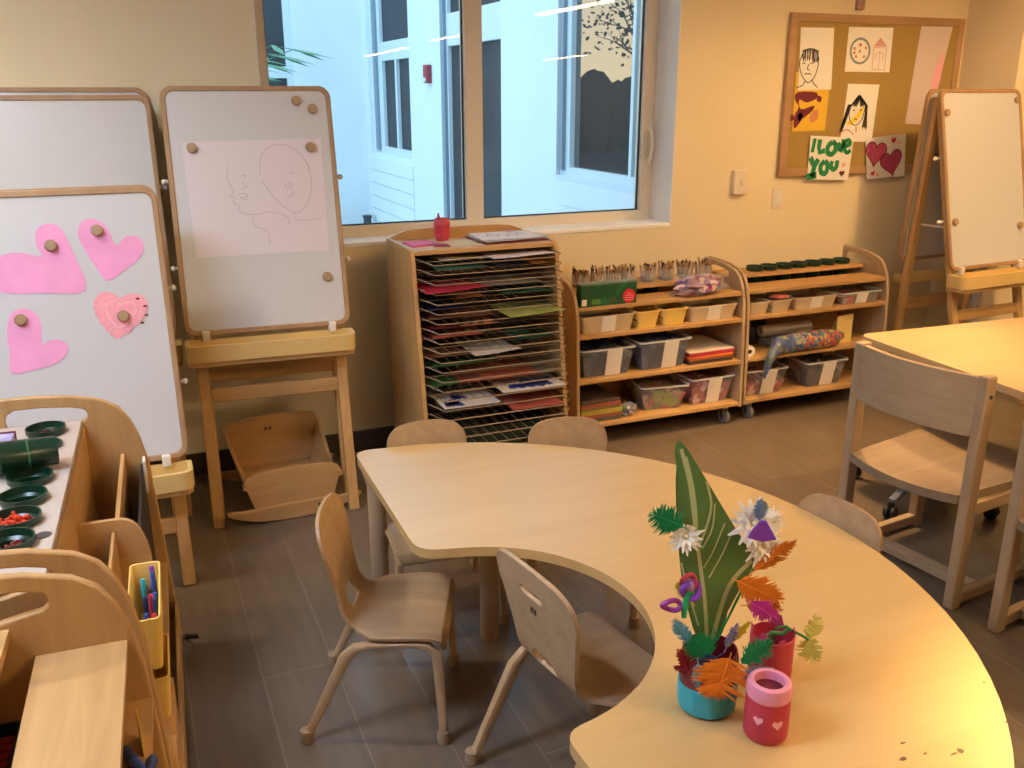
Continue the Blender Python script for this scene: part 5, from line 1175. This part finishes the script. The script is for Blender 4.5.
# cups in the top of the low cart
peg_red = plain('peg_red', (.62, .045, .015), .45); peg_dark = plain('peg_dark', (.22, .02, .02), .5)
for x, lb, fill in zip(cupsU, ('farthest green cup in the low cart top, under the handle hole', 'second farthest green cup, set low behind the tipped one', 'green cup just in front of the tipped one, empty', 'empty green cup, third from the near end of the low cart', 'green cup full of bright red pegs in the low cart top', 'nearest green cup with dark red pegs in the low cart top'), (peg_dark, None, None, None, peg_red, peg_dark)):
    p = in_cart(UA, x, .262, .7685)
    lift = .018 if x != .755 else .008
    green_cup_('green_cup', p, lb, r=.046, h=.055, lift=lift, group='dark green cups in the low cart')
    if fill:
        rnd = random.Random(int(x*100)); m = MB()
        for k in range(46):
            a = rnd.uniform(0, 2*PI); q = rnd.uniform(0, .030); c_ = Vector((q*math.cos(a), q*math.sin(a), rnd.uniform(-.022, -.006)+(.012 if fill is peg_red else 0)))
            d = Vector((rnd.uniform(-1, 1), rnd.uniform(-1, 1), rnd.uniform(-.3, 1))).normalized()*.010; m.tube([c_-d, c_+d], [.0032, .0032], 6); m.ball(c_+d, .0045, n=6, m=4)
        tag(place(m.build('pegs', fill), p), {.86: 'few dark red pegs in the farthest green cup', .295: 'heap of bright red and orange pegs in a green cup', .185: 'dark red pegs in the nearest green cup'}[x], 'pegs', kind='stuff')
tc2 = thing('green_cup', 'tall green cup tipped on its side among the upright cups of the low cart', 'cup', in_cart(UA, .60, .208, .7685+.0425), 0, rot=Vector((-1, -.18, .03)).to_track_quat('Z', 'Y').to_euler())
MB().lathe([(0, 0), (.034, 0), (.0405, .118), (.042, .120), (.042, .128), (.039, .128), (.032, .004), (0, .004)], n=32).build('cup_wall', green_cup, tc2)
MB().lathe([(.0375, .06), (.0382, .0605), (.0385, .064), (.0378, .0645)], n=32, close=True).build('seam_line', plain('seam', (.05, .16, .08), .3), tc2)
pb2 = thing('purple_box', 'small lavender box at the back of the low cart top, at the photo edge', 'box', in_cart(UA, .74, .345, .7685), RZU)
MB().box(-.05, -.022, 0, .05, .022, .035).build('carton', spots('lavender_print', (.36, .33, .62), [(.50, .48, .72), (.22, .18, .45)], 30, .4), pb2, bevel=.002); MB().box(.048, -.024, 0, .054, .024, .038).build('red_end', maroon, pb2)
# nearest cart
ub = cart('storage_cart', 'nearest low wooden cart with a handled end panel at the lower left corner', UB, RZU, UW, panel_mat=mapleZ, ph=.012, front_shelf=(.050, .200), levels=(.55, .335), rear_z=.742, rear_d=.232, group='low wooden carts at the left')
MB().box(.018, .213, .45, .030, .36, .54).build('inner_back', mapleX, ub) if False else None
cb = thing('crayon_tray', 'dark tray packed with red crayons under the raised back shelf of the nearest cart', 'tray', in_cart(UB, .76, .285, .5506), RZU)
MB().sheet(rrect(-.15, -.055, .15, .055, .01), .028, lambda u, v, w_: (u, v, .0145+w_), holes=[rrect(-.144, -.049, .144, .049, .008)]).build('tray_wall', green_dark, cb); MB().box(-.148, -.053, .0005, .148, .053, .004).build('tray_bottom', green_dark, cb)
for k in range(12):
    x = -.125+.0215*k; p = in_cart(UB, .76+x, .240, .5665)
    t = thing('crayon', 'dark red crayon lying in the tray under the raised shelf', 'crayon', p, 0, 'red crayons in the dark tray', rot=(Matrix.Rotation(RZU, 3, 'Z') @ Vector((0, 1, 0))).to_track_quat('Z', 'Y').to_euler())
    MB().lathe([(0, 0), (.0085, 0), (.0085, .078), (.004, .088), (0, .088)], n=10).build('stick', dred, t)
yt = thing('yellow_card', 'small yellow card standing on the lower shelf of the nearest cart', 'card', in_cart(UB, .80, .038, .5506), RZU+R(8))
MB().box(-.028, -.0007, 0, .028, .0007, .062).build('card_leaf', yellow, yt, bevel=.0004)
for k, (x, d, a, lb) in enumerate(((.735, .040, 25, 'blue marker lying against the yellow card on the nearest cart'), (.69, .030, -10, 'darker blue marker lying nearer the camera on the low shelf'))):
    t = thing('marker', lb, 'marker', in_cart(UB, x, d, .5606), RZU+R(a), 'blue markers on the nearest cart'); 
    MB().lathe([(0, 0), (.0085, 0), (.0085, .075), (0, .075)], (-.05, 0, 0), 14, axis=(1, 0, 0)).build('barrel', blue if k == 0 else navy, t); MB().lathe([(0, 0), (.0095, 0), (.0095, .035), (.006, .042), (0, .042)], (.022, 0, 0), 14, axis=(1, 0, 0)).build('cap', navy, t)

# ------------------------------------------------------------------ craft vases on the curved table
VB = Vector((.892, 1.185, TZ+.0006)); RT_ = Vector((math.cos(R(22.95)), -math.sin(R(22.95)), 0)); FW = Vector((math.sin(R(22.95)), math.cos(R(22.95)), 0))
def vp(a, b_, dep=0.0):
    """a spot above the vase: a across, b_ upward (hundredths of the vase size), dep away"""
    return VB+RT_*((a-706)*.00198)+Vector((0, 0, .137+(640-b_)*.00191))+FW*dep
vs_ = thing('craft_vase', 'dark red jar with a turquoise band holding a big leaf and feathers', 'vase', VB)
MB().lathe([(0, 0), (.046, 0), (.050, .006), (.052, .05), (.052, .105), (.049, .120), (.046, .120), (.048, .105), (.047, .006), (0, .006)], n=36).build('jar', plain('jar_red', (.15, .010, .018), .25, var=.2, scale=25), vs_)
bd = MB(); N = 40
for i, (zf, r_) in enumerate(((0, .0535), (1, .0545), (1, .0515), (0, .0515))):
    pass
rings = []
for zf, r_ in ((0, .0528), (.5, .0545), (1, .0538), (1, .0522), (0, .0512)):
    rings.append([((r_+.0006*math.sin(k*1.7))*math.cos(2*PI*k/N), (r_+.0006*math.sin(k*1.7))*math.sin(2*PI*k/N), (.008+.003*math.sin(2*PI*k/N+1))*(1-zf)+zf*(.060+.005*math.sin(2*PI*k/N+2.2))) for k in range(N)])
bd.add([p for r_ in rings for p in r_], [(i*N+k, i*N+(k+1) % N, ((i+1) % 5)*N+(k+1) % N, ((i+1) % 5)*N+k) for i in range(5) for k in range(N)]).build('turquoise_band', turq, vs_)
# the leaf: a tall pointed blade with pale ribs, half rolled
lf = thing('large_leaf', 'tall pointed green leaf with pale ribs rising from the dark red jar', 'leaf', VB+FW*.012-RT_*.011)
lo_ = [(676, 440), (684, 450), (694, 468), (708, 494), (722, 520), (735, 543), (743, 557), (742, 568), (734, 585), (726, 605), (718, 628), (711, 664), (703, 664), (700, 640), (692, 610), (685, 580), (681, 545), (679, 510), (677, 475), (673, 452)]
L2 = lambda p: ((p[0]-706)*.00218, .137+(640-p[1])*.00191)
def leafmap(u, v, w_):
    c_ = -.03*(1-(v-.09)/.43) if v > .09 else -.03
    k = u-(-.0-.05*(v-.13))
    dep = 1.3*k*k-.012 if True else 0
    p = RT_*u+FW*(dep+w_+.02*(v-.1))+Vector((0, 0, v)); return tuple(p)
MB().sheet([L2(p) for p in smooth2(lo_, 3)], .0016, leafmap, step=.016).build('blade', leafm, lf)
back = [(678, 470), (690, 490), (700, 540), (716, 590), (728, 620), (722, 655), (705, 655), (690, 600), (682, 540)]
MB().sheet([L2(p) for p in smooth2(back, 3)], .0016, lambda u, v, w_: tuple(RT_*u+FW*(.030+w_-.04*(v-.1)*0)+Vector((0, 0, v))), step=.02).build('rolled_back', leafm, lf)
def ribs(name, lines, wd, mat):
    m = MB()
    for pts in lines: m.stroke([L2(p) for p in smooth2(pts, 4, False)], wd, lambda u, v, d: leafmap(u, v, -.0009-d), .0006)
    m.build(name, mat, lf)
ribs('midrib', [[(678, 448), (686, 480), (692, 520), (698, 560), (704, 600), (709, 655)]], .0065, kiwi)
ribs('side_rib', [[(682, 455), (688, 480), (692, 505), (694, 528)]], .004, kiwi); ribs('side_rib', [[(699, 478), (704, 500), (702, 520), (697, 540)]], .004, kiwi); ribs('side_rib', [[(707, 500), (706, 525), (699, 545)]], .0025, kiwi)
ribs('side_rib', [[(741, 560), (728, 575), (720, 595), (712, 640)]], .008, kiwi); ribs('side_rib', [[(722, 530), (716, 550), (706, 575)]], .0025, kiwi); ribs('side_rib', [[(683, 560), (690, 590), (700, 625)]], .0035, kiwi); ribs('side_rib', [[(716, 520), (708, 548), (701, 565)]], .002, kiwi)
def feather(label, base, tip, wd, mat, dep=-.03, dep2=None, fluffy=.35, seed=1, name='feather', quill=True, cat='feather'):
    """a soft feather: quill and a vane of many barbs with a ragged outline"""
    rnd = random.Random(seed); p = vp(*base, dep); q = vp(*tip, dep if dep2 is None else dep2); t = thing(name, label, cat, p, 0, 'feathers in the craft vases'); d = q-p; l = d.length; d.normalize()
    side = d.cross(FW).normalized(); nr = side.cross(d).normalized(); m = MB(); n = 44
    for sd in (-1, 1):
        for i in range(n):
            s = i/(n-1); w0 = wd*.5*(math.sin(PI*min(1, s*.9+.12))**.6)*(1+rnd.uniform(-fluffy, fluffy*.6))*1.12
            a = d*l*s*.92; tipv = a+side*sd*w0+d*l*(.13+rnd.uniform(-.04, .08))+nr*rnd.uniform(-.5, .5)*w0*.35
            mid = a.lerp(tipv, .5)+nr*.004; hw = d*l/n*1.1
            m.add([a-hw, a+hw, mid+hw*1.1, tipv+hw*.3, tipv-hw*.2, mid-hw*1.1, mid+nr*.0012], [(0, 1, 2, 6), (0, 6, 5), (6, 2, 3), (6, 3, 4), (6, 4, 5), (0, 5, 4, 3, 2, 1)])
    m.build('vane', mat, t, smooth=60)
    if quill: MB().tube([-d*.012, d*l*.85], [.0010, .0005], 5).build('quill', mat, t)
    return t
feather('bright green feather at the upper left of the leaf', (674, 521), (645, 507), .050, emerald, -.005, seed=1)
feather('light blue tuft at the top of the white flowers', (741, 516), (741, 495), .024, slate, -.0, fluffy=.2, seed=2)
feather('long pointed orange feather on the right below the white flowers', (742, 570), (775, 540), .030, orange, .01, fluffy=.25, seed=3)
feather('fluffy orange feather on the right, above the magenta one', (724, 572), (764, 594), .050, orange, -.02, seed=4)
feather('small second orange feather behind the magenta one', (735, 600), (766, 604), .03, plain('burnt_orange', (.66, .15, .02), .6), -.012, seed=14)
feather('magenta and purple feather at the right of the leaf', (735, 590), (758, 606), .034, magenta, -.035, seed=5)
feather('thin yellow feather at the left of the leaf', (683, 592), (670, 574), .020, yellow, -.02, seed=6)
feather('light blue feather at the lower left of the leaf', (688, 640), (669, 612), .024, lblue, -.02, seed=7)
feather('green feather low at the left over the jar rim', (700, 642), (684, 622), .056, emerald, -.045, seed=8)
feather('green feather low at the right over the jar rim', (731, 652), (755, 628), .042, emerald, -.04, seed=9)
feather('large fluffy orange feather hanging over the front of the jar', (716, 640), (706, 680), .085, orange, -.06, -.068, fluffy=.6, seed=10)
feather('second orange tuft left of the large hanging one', (712, 662), (692, 676), .04, orange, -.064, seed=11)
feather('small light blue feather hanging over the jar front', (689, 646), (692, 672), .022, lblue, -.058, -.062, seed=12)
feather('slate blue feather sticking out at the right of the jar', (732, 670), (760, 662), .026, slate, -.03, seed=13)
feather('dark red feather at the left side of the jar', (684, 664), (674, 640), .018, red, -.03, seed=15)
feather('short red feather low at the left side of the jar', (684, 668), (672, 663), .014, crimson, -.02, seed=16)
feather('navy feather between the orange and light blue ones on the jar', (705, 640), (692, 652), .03, navy, -.056, seed=17)
feather('small yellow feather between the leaf and the right green feather', (722, 632), (735, 612), .014, yellow, -.03, seed=18)
feather('pale violet feather beside the small yellow one', (716, 636), (724, 612), .018, plain('violet_pale', (.34, .30, .52), .6), -.036, seed=19)
def daisy(label, c, r_, dep, seed, tilt=(0, -1, .35)):
    t = thing('paper_flower', label, 'flower', vp(*c, dep), 0, 'white flowers in the craft vase'); rnd = random.Random(seed); q = (RT_*tilt[0]+FW*tilt[1]+Vector((0, 0, tilt[2]))).normalized(); M_ = rot_to(q); m = MB()
    for ring, (n, rr2, up_) in enumerate(((14, 1, .10), (12, .72, .35), (8, .45, .6))):
        for k in range(n):
            a = 2*PI*k/n+ring*.4+rnd.uniform(-.1, .1); l = r_*rr2*rnd.uniform(.85, 1.1); ca, sa = math.cos(a), math.sin(a); h_ = r_*.24
            pts = [(.1, 0, 0), (.6, .5, up_*.5), (1, .12, up_), (1, -.12, up_), (.6, -.5, up_*.5), (.55, 0, up_*.5-.06)]
            m.add([M_ @ Vector((ca*x*l-sa*y*h_, sa*x*l+ca*y*h_, z*r_*.6)) for x, y, z in pts], [(0, 1, 5), (1, 2, 5), (2, 3, 5), (3, 4, 5), (4, 0, 5), (0, 4, 3, 2, 1)])
    m.build('petals', wht, t); MB().ball(M_ @ Vector((0, 0, r_*.12)), r_*.13, n=10, m=6).build('flower_centre', plain('centre_cream', (.70, .62, .38), .7) if 'centre_cream' not in MATS else MATS['centre_cream'], t)
    MB().tube([M_ @ Vector((0, 0, 0)), M_ @ Vector((0, 0, -.01))+Vector((0, 0, -.03)), vp(712, 640, .0)-vp(*c, dep)], .0016, 6).build('flower_stem', emerald, t)
daisy('small white flower at the left of the leaf, below the green feather', (677, 532), .034, -.0, 1)
daisy('upper white flower at the right of the leaf, under the light blue tuft', (738, 522), .048, .012, 2, (.1, -1, .5))
daisy('lower white flower at the right of the leaf, above the orange feathers', (749, 546), .042, .02, 3, (.3, -1, .2))
daisy('white flower peeking out at the far right of the upper bunch', (757, 524), .030, .03, 4, (.5, -1, .3))
pr = thing('purple_ribbon', 'folded purple ribbon on the white flowers right of the leaf', 'ribbon', vp(739, 519, -.03))
MB().sheet([((a-739)*.00198, (519-b_)*.00191) for a, b_ in ((737, 508), (742, 508), (752, 526), (740, 529), (727, 524), (731, 516))], .004, lambda u, v, w_: tuple(RT_*u+FW*(w_-.12*abs(u))+Vector((0, 0, v)))).build('ribbon_fold', purple, pr, bevel=.001)
MB().bar(RT_*-.020+Vector((0, 0, -.010)), RT_*.022+Vector((0, 0, -.012)), .004, .006).build('ribbon_knot', plain('violet', (.26, .10, .45), .5), pr)
bf = thing('pipe_cleaner_butterfly', 'purple, magenta and red twisted ornament at the left of the leaf', 'ornament', vp(681, 582, -.02))
def ring_(c, rx, rz, r_): return [RT_*(c[0]+rx*math.cos(a))+Vector((0, 0, c[1]+rz*math.sin(a)))+FW*(.004*math.sin(2*a)) for a in [2*PI*i/16 for i in range(16)]]
MB().tube(ring_((-.002, .020), .012, .012, 0), .0042, 7, closed=True).build('red_loop', crimson, bf); MB().tube(ring_((.003, .002), .014, .016, 0), .0065, 7, closed=True).build('purple_loop', purple, bf)
MB().tube(ring_((-.030, -.028), .016, .009, 0), .0048, 7, closed=True).build('magenta_loop', plain('plum_loop', (.30, .03, .30), .5), bf); MB().ball((0, 0, .012), .012, .010, .012, 10, 8).build('lilac_pom', plain('lilac_pom', (.40, .22, .50), .7), bf)
MB().tube([Vector((0, 0, 0)), RT_*-.006+Vector((0, 0, -.03)), RT_*-.006+Vector((0, 0, -.052))], [.006, .006, .005], 8).build('green_twist', emerald, bf)
# pink jars
def jar_heart(t, f, cz, ang, s_, r_): MB().sheet(heart(0, 0, s_, 20), .0008, lambda u, v, w_: ((r_+w_)*math.cos(ang+u/r_), (r_+w_)*math.sin(ang+u/r_), cz+v)).build('heart_sticker', rose, t)
ca_ = math.atan2(-1, -.85)
j1 = thing('heart_jar', 'red jar with a pink rim and two small pink hearts, nearest on the table', 'jar', (.940, 1.075, TZ+.0006))
MB().lathe([(0, 0), (.034, 0), (.0385, .008), (.039, .03), (.0385, .072), (.0375, .082), (.034, .082), (.035, .01), (0, .008)], n=36).build('jar_wall', crimson, j1)
MB().lathe([(.0384, .084), (.0392, .088), (.0385, .100), (.0365, .109), (.032, .112), (.0265, .110), (.0255, .100), (.028, .080), (.034, .076)], n=36, close=True).build('pink_rim', plain('rim_pink', (.80, .30, .44), .5), j1)
MB().lathe([(0, .094), (.0262, .094), (.0262, .09), (0, .09)], n=20).build('dark_filling', maroon, j1)
jar_heart(j1, 0, .050, ca_-.36, .0095, .0392); jar_heart(j1, 0, .046, ca_+.52, .0105, .0392)
j2 = thing('torn_paper_jar', 'red jar with torn pink paper at its rim, behind the jar with hearts', 'jar', (1.052, 1.208, TZ+.0006))
MB().lathe([(0, 0), (.038, 0), (.041, .006), (.042, .095), (.039, .097), (.038, .008), (0, .008)], n=36).build('jar_wall', crimson, j2)
for a, h_, w2 in ((205, .018, .010), (150, .020, .012), (40, .020, .014), (330, .012, .011), (255, .010, .008)):
    MB().sheet([(-w2, 0), (w2, 0), (w2*.8, h_*1.25), (-w2*.5, h_*1.1)], .0015, lambda u, v, w_: ((.0405+w_)*math.cos(R(a)+u/.04), (.0405+w_)*math.sin(R(a)+u/.04), .093+v)).build('torn_paper', plain('torn_pink', (.52, .06, .20), .6) if 'torn_pink' not in MATS else MATS['torn_pink'], j2)
fs_ = thing('feather_flower', 'pale yellow-green feather flower drooping on a green stem from the torn paper jar', 'flower', (1.052, 1.208, TZ+.03))
c0 = Vector((1.052, 1.208, TZ+.03)); k1 = [(0, 0, 0), (.0, .005, .055)]; e_ = lambda a, z, dp=0: RT_*a+Vector((0, 0, z))+FW*dp
MB().tube([e_(0, 0), e_(.0, .05), e_(.006, .078), e_(.024, .082), e_(.04, .070), e_(.055, .062), e_(.070, .052)], .0028, 8).build('flower_stem', plain('stem_green', (.05, .24, .07), .6), fs_)
MB().tube([e_(-.02, .062, -.01), e_(-.006, .074, -.01), e_(.016, .072, -.01), e_(.028, .084, -.01)], .004, 8).build('stem_twist', MATS['stem_green'], fs_)
pale_y = clear('pale_yellow', (.78, .78, .22), .8, .6); pale_g = clear('pale_lime', (.66, .74, .30), .75, .6)
for nm, mt, a, ln, wd, sd in (('upper_feather', pale_y, 78, .055, .034, 1), ('lower_feather', pale_g, -75, .055, .038, 2), ('middle_feather', pale_y, -105, .042, .036, 3)):
    rnd = random.Random(sd+40); d = e_(math.cos(R(a)), math.sin(R(a))); sdv = e_(-math.sin(R(a)), math.cos(R(a))); b0 = e_(.072, .052); m = MB()
    for s2 in (-1, 1):
        for i in range(14):
            s = i/13; w0 = wd*.5*math.sin(PI*min(1, s*.85+.15))**.6*rnd.uniform(.8, 1.15); p = b0+d*ln*s*.92; q = p+sdv*s2*w0+d*ln*.12+FW*rnd.uniform(-.006, .006); h_ = d*ln/14*.75
            m.add([p-h_, p+h_, q+h_*.6, q-h_*.6, (p+q)/2+FW*.0012], [(0, 1, 4), (1, 2, 4), (2, 3, 4), (3, 0, 4), (3, 2, 1, 0)])
    m.build(nm, mt, fs_)
